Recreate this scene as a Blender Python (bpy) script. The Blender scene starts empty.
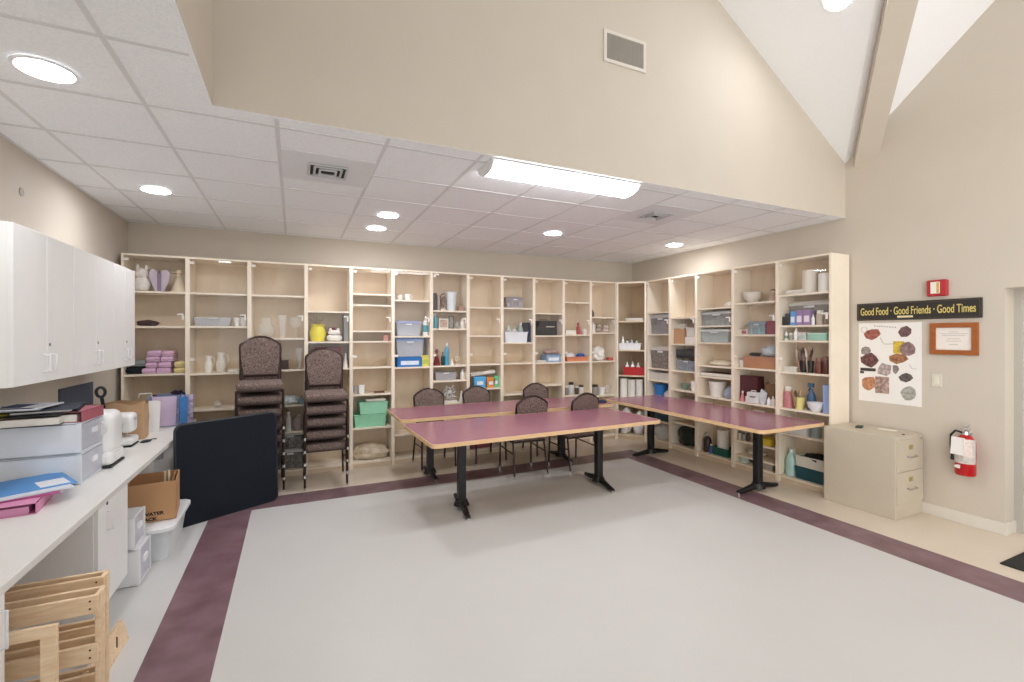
import bpy, bmesh, math, random
from mathutils import Vector, Matrix, noise
R = random.Random(7)
S = bpy.context.scene
COL = S.collection
PI = math.pi

# ------------------------------------------------------------------ materials
def lin(hx):
    v = [int(hx[i:i+2], 16)/255 for i in (0, 2, 4)]
    return tuple(c/12.92 if c <= .04045 else ((c+.055)/1.055)**2.4 for c in v) + (1,)
_m = {}
def M(hx, rough=.55, var=.06, scale=9.0, metal=0.0, spec=.5, bump=0.0, alpha=1.0):
    k = (hx, rough, var, scale, metal, spec, bump, alpha)
    if k in _m: return _m[k]
    m = bpy.data.materials.new('paint_'+hx); m.use_nodes = True
    nt = m.node_tree; b = nt.nodes['Principled BSDF']
    tc = nt.nodes.new('ShaderNodeTexCoord'); n = nt.nodes.new('ShaderNodeTexNoise')
    n.inputs['Scale'].default_value = scale; n.inputs['Detail'].default_value = 3
    nt.links.new(tc.outputs['Object'], n.inputs['Vector'])
    r = nt.nodes.new('ShaderNodeValToRGB'); c = lin(hx)
    r.color_ramp.elements[0].position = .3; r.color_ramp.elements[1].position = .7
    r.color_ramp.elements[0].color = tuple(max(0, x*(1-var)) for x in c[:3])+(1,)
    r.color_ramp.elements[1].color = tuple(min(1, x*(1+var)) for x in c[:3])+(1,)
    nt.links.new(n.outputs['Fac'], r.inputs['Fac']); nt.links.new(r.outputs['Color'], b.inputs['Base Color'])
    b.inputs['Roughness'].default_value = rough; b.inputs['Metallic'].default_value = metal
    b.inputs['Specular IOR Level'].default_value = spec
    b.inputs['Alpha'].default_value = alpha
    if bump:
        bp = nt.nodes.new('ShaderNodeBump'); bp.inputs['Strength'].default_value = bump
        bp.inputs['Distance'].default_value = .01
        nt.links.new(n.outputs['Fac'], bp.inputs['Height']); nt.links.new(bp.outputs['Normal'], b.inputs['Normal'])
    _m[k] = m; return m
def glow(hx, strength):
    m = bpy.data.materials.new('lamp_glow'); m.use_nodes = True
    b = m.node_tree.nodes['Principled BSDF']
    b.inputs['Base Color'].default_value = lin('ffffff')
    b.inputs['Emission Color'].default_value = lin(hx); b.inputs['Emission Strength'].default_value = strength
    return m
def glassy(name, white, hx='ffffff', ior=1.45, rough=0.0, gain=1.0):
    """thin pane / thin walled glass: clear transmission, fresnel reflection and a little milky body"""
    m = bpy.data.materials.new(name); m.use_nodes = True; nt = m.node_tree
    nt.nodes.remove(nt.nodes['Principled BSDF']); out = nt.nodes['Material Output']
    t = nt.nodes.new('ShaderNodeBsdfTransparent'); d = nt.nodes.new('ShaderNodeBsdfDiffuse')
    d.inputs['Color'].default_value = lin(hx)
    a = nt.nodes.new('ShaderNodeMixShader'); a.inputs[0].default_value = white
    nt.links.new(t.outputs[0], a.inputs[1]); nt.links.new(d.outputs[0], a.inputs[2])
    g = nt.nodes.new('ShaderNodeBsdfGlossy'); g.inputs['Roughness'].default_value = rough
    f = nt.nodes.new('ShaderNodeFresnel'); f.inputs['IOR'].default_value = ior
    mu = nt.nodes.new('ShaderNodeMath'); mu.operation = 'MULTIPLY'; mu.inputs[1].default_value = gain
    gm = nt.nodes.new('ShaderNodeNewGeometry'); inv = nt.nodes.new('ShaderNodeMath'); inv.operation = 'SUBTRACT'; inv.inputs[0].default_value = 1
    nt.links.new(gm.outputs['Backfacing'], inv.inputs[1]); m2 = nt.nodes.new('ShaderNodeMath'); m2.operation = 'MULTIPLY'
    nt.links.new(f.outputs[0], m2.inputs[0]); nt.links.new(inv.outputs[0], m2.inputs[1]); nt.links.new(m2.outputs[0], mu.inputs[0])
    x = nt.nodes.new('ShaderNodeMixShader')
    nt.links.new(mu.outputs[0], x.inputs[0]); nt.links.new(a.outputs[0], x.inputs[1]); nt.links.new(g.outputs[0], x.inputs[2])
    nt.links.new(x.outputs[0], out.inputs['Surface'])
    return m
def speckled(a, b, scale, rough=.9, lo=.45, hi=.55, bump=.2, kind='noise'):
    m = bpy.data.materials.new('speckle_'+a); m.use_nodes = True; nt = m.node_tree
    p = nt.nodes['Principled BSDF']; tc = nt.nodes.new('ShaderNodeTexCoord')
    n = nt.nodes.new('ShaderNodeTexVoronoi' if kind == 'dots' else 'ShaderNodeTexNoise')
    n.inputs['Scale'].default_value = scale
    nt.links.new(tc.outputs['Object'], n.inputs['Vector'])
    r = nt.nodes.new('ShaderNodeValToRGB')
    r.color_ramp.elements[0].position = lo; r.color_ramp.elements[1].position = hi
    r.color_ramp.elements[0].color = lin(a); r.color_ramp.elements[1].color = lin(b)
    nt.links.new(n.outputs['Distance' if kind == 'dots' else 'Fac'], r.inputs['Fac'])
    nt.links.new(r.outputs['Color'], p.inputs['Base Color']); p.inputs['Roughness'].default_value = rough
    if bump:
        bp = nt.nodes.new('ShaderNodeBump'); bp.inputs['Strength'].default_value = bump; bp.inputs['Distance'].default_value = .004
        nt.links.new(r.outputs['Color'], bp.inputs['Height']); nt.links.new(bp.outputs['Normal'], p.inputs['Normal'])
    return m
def grain(a, b, sx, sy, sz, rough=.45, dist=2.0):
    m = bpy.data.materials.new('wood_'+a); m.use_nodes = True; nt = m.node_tree
    p = nt.nodes['Principled BSDF']; tc = nt.nodes.new('ShaderNodeTexCoord')
    mp = nt.nodes.new('ShaderNodeMapping'); mp.inputs['Scale'].default_value = (sx, sy, sz)
    n = nt.nodes.new('ShaderNodeTexNoise'); n.inputs['Scale'].default_value = 1; n.inputs['Detail'].default_value = 5
    n.inputs['Distortion'].default_value = dist
    nt.links.new(tc.outputs['Object'], mp.inputs['Vector']); nt.links.new(mp.outputs['Vector'], n.inputs['Vector'])
    r = nt.nodes.new('ShaderNodeValToRGB'); r.color_ramp.elements[0].position = .3; r.color_ramp.elements[1].position = .7
    r.color_ramp.elements[0].color = lin(a); r.color_ramp.elements[1].color = lin(b)
    nt.links.new(n.outputs['Fac'], r.inputs['Fac']); nt.links.new(r.outputs['Color'], p.inputs['Base Color'])
    p.inputs['Roughness'].default_value = rough
    return m

WALL = M('cbc1b3', .75, .015, 3)
CEIL = M('f2f2f2', .85, .01, 40)
TILE = speckled('eef0f2', 'f6f8fa', 90, .9, .35, .6, .05)
GRID = M('dcdcdc', .6, .01)
FLOOR_IN = M('cac8c5', .38, .012, 2.2, spec=.35)
FLOOR_L = M('cdccca', .38, .012, 2.2, spec=.35)
FLOOR_OUT = M('d9cbb9', .38, .03, 3, spec=.35)
STRIPE = speckled('6c4f55', '846970', 5.5, .35, .3, .7, 0)
MAPLE = grain('d9c5a9', 'e2d0b7', 3, 3, 1.2)
MAPLE_EDGE = grain('efe2cd', 'f3e8d6', 2, 2, 2)
PINE = grain('dfbd95', 'efd8b8', 4, 30, 30, .6)
WHITE = M('f1f1f0', .4, .01)
COUNTER = speckled('dfddd9', 'e3e1dd', 160, .4, .4, .6, 0)
STEEL = M('c9c9c9', .3, .03, metal=.9)
CHROME = M('dedede', .15, .01, metal=1)
BLACK = M('121214', .45, .1)
LAMINATE = M('9d6878', .22, .04, 14, spec=.5)
EDGEWOOD = grain('d9b183', 'e6c49a', 5, 5, 40)
BROWN_METAL = M('33211d', .35, .08, metal=.3)
FABRIC = speckled('584641', '95837b', 122, .95, .46, .6, .3)
GLASS = glassy('cabinet_glass', .012, gain=.9)
VASE = glassy('vase_glass', .13, 'f4f4ee', gain=1.6, rough=.05)
CLEAR = glassy('clear_plastic', .45, 'cfd0d2', rough=.12)
FROST = M('dfe5ee', .45, .02, alpha=.93)
POLY = M('e4eaf2', .4, .01)

# ------------------------------------------------------------------ mesh builder
class B:
    def __init__(s): s.b = bmesh.new(); s.sm = False
    def _x(s, vs, m):
        if m is not None:
            for v in vs: v.co = m @ v.co
    def box(s, c, d, rot=None, bev=0, seg=2):
        vs = bmesh.ops.create_cube(s.b, size=1)['verts']
        for v in vs: v.co = Vector((v.co.x*d[0], v.co.y*d[1], v.co.z*d[2]))
        if bev:
            bev = min(bev, min(d)*.49)
            es = list({e for v in vs for e in v.link_edges})
            r = bmesh.ops.bevel(s.b, geom=es, offset=bev, segments=seg, profile=.5, affect='EDGES')
            vs = list({v for f in r['faces'] for v in f.verts} | {v for v in vs if v.is_valid})
        m = Matrix.Translation(c)
        if rot is not None: m = m @ rot
        s._x(vs, m); return s
    def span(s, x0, x1, y0, y1, z0, z1, bev=0):
        return s.box(((x0+x1)/2, (y0+y1)/2, (z0+z1)/2), (abs(x1-x0), abs(y1-y0), abs(z1-z0)), None, bev)
    def lathe(s, prof, c=(0, 0, 0), n=20, rot=None, sx=1, sy=1):
        rings = []
        m = Matrix.Translation(c)
        if rot is not None: m = m @ rot
        for r, z in prof:
            if r < 1e-5: rings.append([s.b.verts.new(m @ Vector((0, 0, z)))])
            else: rings.append([s.b.verts.new(m @ Vector((r*math.cos(2*PI*i/n)*sx, r*math.sin(2*PI*i/n)*sy, z))) for i in range(n)])
        for a, b in zip(rings, rings[1:]):
            if len(a) == 1 and len(b) == 1: continue
            for i in range(n):
                j = (i+1) % n
                if len(a) == 1: s.b.faces.new((a[0], b[j], b[i]))
                elif len(b) == 1: s.b.faces.new((a[i], a[j], b[0]))
                else: s.b.faces.new((a[i], a[j], b[j], b[i]))
        s.sm = True; return s
    def cyl(s, c, r, h, n=20, rot=None, r2=None):
        r2 = r if r2 is None else r2
        return s.lathe([(0, 0), (r, 0), (r2, h), (0, h)], c, n, rot)
    def tube(s, pts, r, n=8, closed=False):
        pts = [Vector(p) for p in pts]; rings = []; k = len(pts); up = None
        for i, p in enumerate(pts):
            if closed: t = pts[(i+1) % k]-pts[i-1]
            else: t = pts[min(i+1, k-1)]-pts[max(i-1, 0)]
            t.normalize()
            if up is None:
                up = Vector((0, 0, 1)) if abs(t.z) < .9 else Vector((1, 0, 0))
            a = t.cross(up)
            if a.length < 1e-4: a = t.orthogonal()
            a.normalize(); bb = a.cross(t).normalized(); up = bb
            rr = r[i] if isinstance(r, (list, tuple)) else r
            rings.append([s.b.verts.new(p+a*(rr*math.cos(2*PI*q/n))+bb*(rr*math.sin(2*PI*q/n))) for q in range(n)])
        for i in range(k if closed else k-1):
            A, C = rings[i], rings[(i+1) % k]
            for q in range(n): s.b.faces.new((A[q], A[(q+1) % n], C[(q+1) % n], C[q]))
        if not closed:
            s.b.faces.new(rings[0]); s.b.faces.new(rings[-1][::-1])
        s.sm = True; return s
    def prism(s, pts, t, m=None, bev=0):
        """outline in the local XZ plane, thickness t along +Y"""
        a = [s.b.verts.new((p[0], 0, p[1])) for p in pts]; b = [s.b.verts.new((p[0], t, p[1])) for p in pts]
        fs = [s.b.faces.new(a), s.b.faces.new(b[::-1])]; n = len(pts)
        for i in range(n): fs.append(s.b.faces.new((a[i], b[i], b[(i+1) % n], a[(i+1) % n])))
        vs = a+b
        if bev:
            es = list(set(fs[0].edges) | set(fs[1].edges))
            r = bmesh.ops.bevel(s.b, geom=es, offset=bev, segments=3, profile=.5, affect='EDGES')
            vs = list({v for f in r['faces'] for v in f.verts} | {v for v in vs if v.is_valid})
        s._x(vs, m); return s
    def taper(s, w0, t0, w1, t1, h, z=0, bev=.006):
        """tub shape: bottom w0 x t0, top w1 x t1, open on top with walls"""
        def ring(w, t, zz): return [s.b.verts.new(p) for p in ((-w/2, -t/2, zz), (w/2, -t/2, zz), (w/2, t/2, zz), (-w/2, t/2, zz))]
        e = .004
        rs = [ring(w0, t0, z), ring(w1, t1, z+h), ring(w1-2*e, t1-2*e, z+h), ring(w0-2*e, t0-2*e, z+e)]
        s.b.faces.new(rs[0][::-1]); s.b.faces.new(rs[3])
        for a, c in zip(rs, rs[1:]):
            for i in range(4): s.b.faces.new((a[i], a[(i+1) % 4], c[(i+1) % 4], c[i]))
        return s
    def blob(s, c, d, seed=0, amp=.18, fr=1.6, flat=True, sub=3, rot=None):
        vs = bmesh.ops.create_icosphere(s.b, subdivisions=sub, radius=1)['verts']
        o = Vector((seed*7.3, seed*3.1, seed*1.7)); m = Matrix.Translation(c)
        if rot is not None: m = m @ rot
        for v in vs:
            p = v.co.copy(); k = 1+amp*noise.noise(p*fr+o)+amp*.5*noise.noise(p*fr*2.7+o)
            p *= k
            if flat and p.z < -.75: p.z = -.75
            v.co = m @ Vector((p.x*d[0]/2, p.y*d[1]/2, p.z*d[2]/2))
        s.sm = True; return s
    def done(s, name, mat, parent=None, loc=None, rotz=0, kind=None, smooth=None):
        bmesh.ops.recalc_face_normals(s.b, faces=s.b.faces)
        me = bpy.data.meshes.new(name); s.b.to_mesh(me); s.b.free()
        me.materials.append(mat)
        o = bpy.data.objects.new(name, me); COL.objects.link(o)
        if s.sm if smooth is None else smooth:
            me.polygons.foreach_set('use_smooth', [True]*len(me.polygons)); me.set_sharp_from_angle(angle=math.radians(38))
        if parent is not None: o.parent = parent
        if loc is not None: o.location = loc
        if rotz: o.rotation_euler.z = rotz
        if kind: o['kind'] = kind
        return o
def tag(o, label, cat, group=None):
    o['label'] = label; o['category'] = cat
    if group: o['group'] = group
    return o
def thing(name, label, cat, loc=(0, 0, 0), rotz=0, group=None):
    o = bpy.data.objects.new(name, None); COL.objects.link(o); o.empty_display_size = .1
    o.location = loc; o.rotation_euler.z = rotz
    return tag(o, label, cat, group)
def copy_tree(o, parent=None):
    kids = list(o.children); c = o.copy(); COL.objects.link(c)
    if parent is not None: c.parent = parent
    for k in kids: copy_tree(k, c)
    return c
RX = lambda a: Matrix.Rotation(a, 4, 'X')
RY = lambda a: Matrix.Rotation(a, 4, 'Y')
RZ = lambda a: Matrix.Rotation(a, 4, 'Z')
def text_mesh(body, size, sx, name, mat, parent, loc, rot, ext=.0015, align='CENTER', bold=0):
    cu = bpy.data.curves.new('lettering', 'FONT'); cu.body = body; cu.size = size; cu.extrude = ext
    cu.align_x = align; cu.align_y = 'CENTER'; cu.offset = bold
    ob = bpy.data.objects.new('lettering', cu); COL.objects.link(ob)
    dg = bpy.context.evaluated_depsgraph_get(); me = bpy.data.meshes.new_from_object(ob.evaluated_get(dg))
    bpy.data.objects.remove(ob)
    me.transform(Matrix.Diagonal((sx, 1, 1, 1))); me.materials.clear(); me.materials.append(mat)
    o = bpy.data.objects.new(name, me); COL.objects.link(o); o.parent = parent; o.location = loc; o.rotation_euler = rot
    return o

# ------------------------------------------------------------------ camera (level, 16 mm class wide angle, aimed 25 degrees right of the depth axis)
EYE, YAW, FPX = 1.64, math.radians(25.07), 466.0
cam = bpy.data.cameras.new('camera'); co = bpy.data.objects.new('camera', cam); COL.objects.link(co)
co.location = (0, 0, EYE); co.rotation_euler = (PI/2, 0, -YAW)
cam.sensor_width = 36; cam.lens = 36*FPX/1024; cam.shift_y = -(341-335.5)/1024; cam.clip_start = .05
S.camera = co
def dist(x, y): return math.sin(YAW)*x+math.cos(YAW)*y

# ------------------------------------------------------------------ room shell
XL, XR, YB, H = -1.65, 5.28, 6.40, 2.885
SX, SY = -.40, 2.97            # the tall part of the room lies right of SX and this side of SY
YN = -1.23
def struct(name, b, m): return b.done(name, m, kind='structure')
# floor with its inlaid bands, one mesh
bm = B()
fb = []
xs = [XL-.1, -.69, -.36, 4.05, 4.385, 7.6]; ys = [YN, 5.0, 5.335, YB+.1]
mi = {}
for i in range(5):
    for j in range(3):
        v = [bm.b.verts.new(p) for p in ((xs[i], ys[j], 0), (xs[i+1], ys[j], 0), (xs[i+1], ys[j+1], 0), (xs[i], ys[j+1], 0))]
        f = bm.b.faces.new(v)
        if i == 2 and j == 0: k = 0
        elif i == 0 or (i < 1 and j == 2): k = 2
        elif (i in (1, 3) and j < 2) or (j == 1 and 1 <= i <= 3): k = 1
        else: k = 3
        f.material_index = k
fl = bm.done('floor', FLOOR_IN, kind='structure')
for m in (STRIPE, FLOOR_L, FLOOR_OUT): fl.data.materials.append(m)
W = .12
struct('wall_left', B().span(XL-W, XL, YN, YB+W, 0, H+.2), WALL)
struct('wall_back', B().span(XL, XR, YB, YB+W, 0, H+.2), WALL)
# right wall: plain run, opening with header, gable above
bm = B(); bm.span(XR, XR+.3, 1.75, YB+W, 0, H+.6)
bm.span(XR, XR+.3, YN, 1.75, 2.03, H+.6); bm.span(XR, XR+.3, YN, .72, 0, 2.03)
bm.span(XR, XR+.3, YN, 2.99, H+.6, 6.2)
struct('wall_right', bm, WALL)
struct('wall_soffit', B().span(SX-.1, XR, SY, SY+.1, H, 6.2), WALL)
struct('wall_soffit_side', B().span(SX-.1, SX, YN, SY+.05, H, 6.2), WALL)
# suspended ceiling, L shaped, with T bars
bm = B(); bm.span(XL, XR, SY+.1, YB, H, H+.05); bm.span(XL, SX-.1, YN, SY+.1, H, H+.05)
bm.span(SX-.1, XR, SY, SY+.1, H-.001, H+.0); bm.span(SX-.1, SX, YN, SY, H-.001, H)
struct('ceiling', bm, TILE)
bm = B(); P = .635
k = -2
while True:
    x = -.09+P*k
    if x > XR: break
    if x > XL+.1:
        y0 = YN if x < SX-.1 else SY+.02
        bm.span(x-.012, x+.012, y0, YB, H-.003, H+.001)
    k += 1
y = 3.11-P*6
while y < YB:
    x1 = XR if y > SY+.02 else SX-.02
    if y > YN: bm.span(XL, x1, y-.012, y+.012, H-.0035, H+.001)
    y += P
bm.span(XL, XR, YB-.022, YB, H-.004, H); bm.span(XL, XL+.022, YN, YB, H-.004, H)
bm.span(XR-.022, XR, SY, YB, H-.004, H)
struct('trim_1', bm, GRID)
# vaulted ceiling: two pitched planes meeting in a valley that falls to the corner
Z0 = 3.45; RX_, RZ_ = 2.44, Z0+.62*(XR-2.44); YC = SY-(RZ_-Z0)/.84; xl, yn = SX, 2*YC-SY
def tri(b, *ps):
    vs = [b.b.verts.new(p) for p in ps]; b.b.faces.new(vs)
    b.b.faces.new([b.b.verts.new(Vector(p)+Vector((0, 0, .06))) for p in ps][::-1])
bm = B(); C = (RX_, YC, RZ_)
c4 = [(XR+.01, SY+.01, Z0), (xl-.01, SY+.01, Z0), (xl-.01, yn, Z0), (XR+.01, yn, Z0)]
r4 = [(RX_, SY+.01, RZ_), (xl-.01, YC, RZ_), (RX_, yn, RZ_), (XR+.01, YC, RZ_)]
for i in range(4):
    tri(bm, c4[i], r4[i], C); tri(bm, c4[i], C, r4[i-1])
struct('ceiling_vault', bm, CEIL)
# beam lying in the valley
bm = B(); d = Vector((C[0]-XR, C[1]-SY, C[2]-Z0)); L = d.length; u = d.normalized()
side = u.cross(Vector((0, 0, 1))).normalized(); upv = side.cross(u)
rot = Matrix((u, side, upv)).transposed().to_4x4()
mid = Vector((XR, SY, Z0))+d*.5; BOFF = .16
bm.box(mid-side*BOFF+upv*.0, (L+.5, .19, .16), rot)
struct('trim_2', bm, WALL)
# baseboard, jamb, door in the opening
struct('baseboard_right', B().span(XR-.014, XR, 1.745, 2.92, 0, .1, .004).span(XR-.014, XR+.3, 1.735, 1.75, 0, .1, .004), M('d9d3c8', .5, .02))
struct('baseboard_back', B().span(XL, XR, YB-.012, YB, 0, .1), M('d9d3c8', .5, .02))
dr = struct('door_1', B().span(XR+.2, XR+.245, .77, 1.70, .01, 2.0), M('dcd8d0', .45, .02))
B().tube([(XR+.2, .86, 1.0), (XR+.15, .86, 1.0), (XR+.15, .97, 1.0)], .009).done('door_handle', STEEL, dr)
struct('trim_3', B().span(XR+.17, XR+.26, 1.70, 1.75, 0, 2.03).span(XR+.17, XR+.26, .72, .77, 0, 2.03).span(XR+.17, XR+.26, .77, 1.70, 2.0, 2.03), M('b9b4ac', .5, .02))

# ------------------------------------------------------------------ lamps
LENS = glow('f9faff', 90.0); TUBE = glow('fafcff', 19.0)
def downlight(label, x, y, z=H, r=.1, rot=None, group='round ceiling downlights'):
    t = thing('ceiling_downlight', label, 'ceiling light', (x, y, z), 0, group)
    if rot: t.rotation_euler = rot
    B().lathe([(r, -.002), (r+.018, -.004), (r+.02, -.012), (r+.004, -.014), (r, -.008)], n=32).done('trim_ring', M('f0f0f0', .4, .01), t)
    B().lathe([(0, -.012), (r*.6, -.012), (r, -.007), (r, -.004), (0, -.004)], n=32).done('lens', LENS, t)
    return t
downlight('round downlight in the low ceiling above the wall cabinets, nearest the camera', -1.05, 2.89)
downlight('round downlight in the low ceiling near the back left corner above the counter', -1.065, 4.88)
downlight('front one of the close pair of round downlights before the back shelves', .876, 4.88)
downlight('rear one of the close pair of round downlights before the back shelves', .86, 5.53)
downlight('round downlight in the low ceiling behind the long strip light', 2.84, 4.90)
downlight('round downlight in the low ceiling near the right shelf run, beyond the square vent', 4.716, 4.84)
VL = downlight('round lamp in the sloped white vault above the beam', 3.895, 2.245, 4.312, .095, (0, math.atan(.62), 0))
t = thing('ceiling_strip_light', 'long white wraparound strip light under the low ceiling edge', 'ceiling light', (1.91, 3.14, H))
arc = [(.135*math.cos(a), -.012-.062*math.sin(a)) for a in [PI*i/14 for i in range(15)]]
m = RZ(PI/2)
B().prism([(p[0], p[1]) for p in arc], 1.28, Matrix.Translation((.64, 0, 0)) @ m).done('diffuser', TUBE, t, smooth=False)
for sx in (-1, 1):
    B().prism([(p[0]*1.04, p[1]*1.06) for p in arc], .016, Matrix.Translation((sx*.648+.008, 0, 0)) @ m).done('end_cap', M('e8e8e8', .4, .01), t)
B().span(-.66, .66, -.14, .14, -.014, -.004, .003).done('housing', M('eeeeee', .4, .01), t)
# world fill light, let in where the wall behind the camera is omitted
w = bpy.data.worlds.new('ambient_fill'); S.world = w; w.use_nodes = True
wn = w.node_tree; bg = wn.nodes['Background']; bg.inputs['Color'].default_value = (1.0, .995, .985, 1)
wt = wn.nodes.new('ShaderNodeTexCoord'); sp = wn.nodes.new('ShaderNodeSeparateXYZ'); mr = wn.nodes.new('ShaderNodeMapRange')
wn.links.new(wt.outputs['Generated'], sp.inputs[0]); wn.links.new(sp.outputs['X'], mr.inputs['Value'])
# brighter from the left, a gradient added to lift the right wall
for k_, v_ in (('From Min', -1), ('From Max', .35), ('To Min', 3.6), ('To Max', .75)): mr.inputs[k_].default_value = v_
wn.links.new(mr.outputs['Result'], bg.inputs['Strength'])

# vents
def square_vent(label, x, y):
    t = thing('ceiling_vent', label, 'vent', (x, y, H), 0)
    B().span(-.31, .31, -.31, .31, -.006, -.001, .002).done('panel', M('e2e4e6', .6, .01), t)
    for i, h in enumerate((.13, .092, .055)):
        b = B(); e = .014; z0, z1 = -.012-.006*i, -.006
        for a in range(4):
            rr = RZ(a*PI/2)
            b.box(rr @ Vector((0, -h, -.014-.004*i)), (2*h, e, .012), rr @ RX(.6))
        b.done('louver', M('c6c6c6', .5, .01), t)
    B().span(-.125, .125, -.125, .125, -.0085, -.0065).done('throat', M('3c3c3c', .8, .05), t)
square_vent('square ceiling vent with dark louvers left of the strip light', .23, 3.76)
square_vent('square ceiling vent right of the strip light, towards the right shelf run', 3.365, 3.72)
t = thing('wall_vent', 'rectangular vent grille high on the beige soffit wall', 'vent', (2.376, SY, 3.89))
b = B()
for z in (-.112, .112): b.span(-.207, .207, -.012, 0, z-.013, z+.013)
for x in (-.194, .194): b.span(x-.013, x+.013, -.012, 0, -.099, .099)
b.done('frame', M('d8d2c8', .5, .02), t)
b = B()
for i in range(22): b.box((-.172+i*.0164, -.007, 0), (.003, .012, .2), RZ(.5))
b.done('grille', M('b5aea4', .5, .02), t)
B().span(-.182, .182, -.003, 0, -.1, .1).done('backing', M('6a645c', .8, .05), t)

# ------------------------------------------------------------------ shelving
ZT = 2.485; KICK = .075; PT = .02
class Bay: pass
BAYS = {}
def bay(key, p0, p1, u0, u1, shelves, label, depth=.36, low=None, hinge='L', glass=True, corner=False):
    """one shelf unit; p0, p1 its left and right front post lines on plan; u0..u1 drawing scale of its opening, shelves as drawing heights"""
    q = Bay(); q.p0, q.p1 = Vector(p0), Vector(p1); d = q.p1-q.p0; q.w = d.length; q.rot = math.atan2(d.y, d.x)
    q.u0, q.u1 = u0, u1; c = (q.p0+q.p1)/2; q.d = dist(c.x, c.y); q.key = key
    q.z = [EYE-(v-335.5)/FPX*q.d for v in shelves]
    q.root = t = thing('shelf_unit', label, 'shelf unit', (q.p0.x, q.p0.y, 0), q.rot, 'glass fronted maple shelf units')
    w, dp = q.w, depth
    def bx(n, *a, mat=MAPLE): return B().span(*a).done(n, mat, t)
    if corner:
        # five sided unit: panels follow the two wall directions
        inv = Matrix.Rotation(-q.rot, 2)
        loc = lambda x, y: inv @ (Vector((x, y))-q.p0)
        A, Bq, Cq, Dq, E = loc(*p0), loc(p0[0], YB-.02), loc(XR-.02, YB-.02), loc(XR-.02, p1[1]), loc(*p1)
        def slab(n, z0, z1, mat=MAPLE, ins=0):
            b = B(); ps = [A, E, Dq, Cq, Bq]
            lo = [b.b.verts.new((p.x, p.y, z0)) for p in ps]; hi = [b.b.verts.new((p.x, p.y, z1)) for p in ps]
            b.b.faces.new(lo); b.b.faces.new(hi[::-1])
            for i in range(5): b.b.faces.new((lo[i], hi[i], hi[(i+1) % 5], lo[(i+1) % 5]))
            return b.done(n, mat, t)
        def pan(n, a, c_, th=.015):
            b = B(); v = c_-a; L_ = v.length; an = math.atan2(v.y, v.x); m_ = (a+c_)/2
            b.box((m_.x, m_.y, (KICK+ZT)/2), (L_, th, ZT-KICK), RZ(an)); return b.done(n, MAPLE, t)
        pan('back_panel', Bq, Cq); pan('back_panel', Cq, Dq)
        B().span(0, .03, -.002, .03, 0, ZT).done('side_panel', MAPLE_EDGE, t); B().span(w-.03, w, -.002, .03, 0, ZT).done('side_panel', MAPLE_EDGE, t)
        pan('side_panel', A, Bq, .02); pan('side_panel', E, Dq, .02)
        slab('top_panel', ZT-.025, ZT, MAPLE_EDGE); slab('bottom_panel', KICK-.02, KICK)
        B().span(.03, w-.03, .03, .045, 0, KICK-.02).done('toe_kick', MAPLE, t)
        for z in q.z: slab('shelf', z-.02, z)
        q.ins = .03
    else:
        bx('side_panel', 0, PT, 0, dp, 0, ZT-.02, mat=MAPLE_EDGE); bx('side_panel', w-PT, w, 0, dp, 0, ZT-.02, mat=MAPLE_EDGE)
        bx('back_panel', PT, w-PT, dp-.012, dp, KICK, ZT-.02)
        bx('top_panel', 0, w, 0, dp, ZT-.02, ZT, mat=MAPLE_EDGE)
        bx('bottom_panel', PT, w-PT, .0, dp-.012, KICK-.02, KICK, mat=MAPLE_EDGE)
        bx('toe_kick', PT, w-PT, .03, .045, 0, KICK-.02)
        for z in q.z: bx('shelf', PT, w-PT, .018, dp-.012, z-.02, z, mat=MAPLE_EDGE)
        q.ins = PT
    q.z = q.z+[KICK]
    if glass:
        zl = 1.36 if low is None else low
        g = B().span(q.ins+.003, w-q.ins-.003, .004, .009, zl, ZT-.026).done('glass_door', GLASS, t)
        hx = q.ins+.022
        for z in (ZT-.06, zl+.02):
            B().span(hx-.02, hx+.02, -.006, .003, z-.014, z+.014, .002).done('hinge', M('f1ece2', .3, .01), g)
        B().span(w-q.ins-.07, w-q.ins-.012, -.014, .003, 1.86, 1.875, .002).span(w-q.ins-.03, w-q.ins-.012, -.01, .003, 1.81, 1.875, .002).done('pull', M('efece6', .3, .01), g)
    BAYS[key] = q
YF, XF = 6.0, 4.95
bxs = [-1.60, -1.035, -.455, .13, .635, 1.14, 1.64, 2.15, 2.655, 3.162, 3.665, 4.152, 4.635]
bpx = [124, 187.5, 249.5, 306.2, 351, 393, 431.6, 468.3, 502.2, 534.1, 563.8, 591, 616.2]
bsh = [(291, 326, 374, 409, 440), (293, 326, 373, 409, 440), (295, 338, 370, 406, 433), (311, 341.5, 368.5, 405),
       (293.5, 304.5, 330.5, 341, 367, 394, 427.5), (300, 336, 367, 434), (310.5, 328.5, 365.5, 380.5, 403, 434), (307, 335.5, 364, 388.5, 424),
       (307.8, 342.5, 363, 394, 424), (313, 335.5, 362.5, 385, 420), (302, 334.5, 361.5, 395, 420), (317, 332.5, 361, 395.5, 420)]
blab = ['maple shelf unit at the left end of the back wall, holding pink towels',
        'maple shelf unit second from the left on the back wall, white tray on it',
        'maple shelf unit behind the left chair stack, with clear vases',
        'maple shelf unit behind the right chair stack, with a yellow flower pot',
        'mostly empty maple shelf unit with green baskets near its floor',
        'maple shelf unit with a blue carton, left of the picture frame shelves',
        'maple shelf unit with framed pictures and figurines, behind the left chairs',
        'bare maple shelf unit with blue and orange packets on its fourth shelf',
        'maple shelf unit with a white basket on its second shelf',
        'maple shelf unit with a black case on its second shelf',
        'maple shelf unit with an orange tray, third from the back corner',
        'maple shelf unit with white cups, just left of the diagonal corner unit']
for i in range(12):
    bay('b%d' % (i+1), (bxs[i], YF), (bxs[i+1], YF), bpx[i], bpx[i+1], bsh[i], blab[i])
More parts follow.
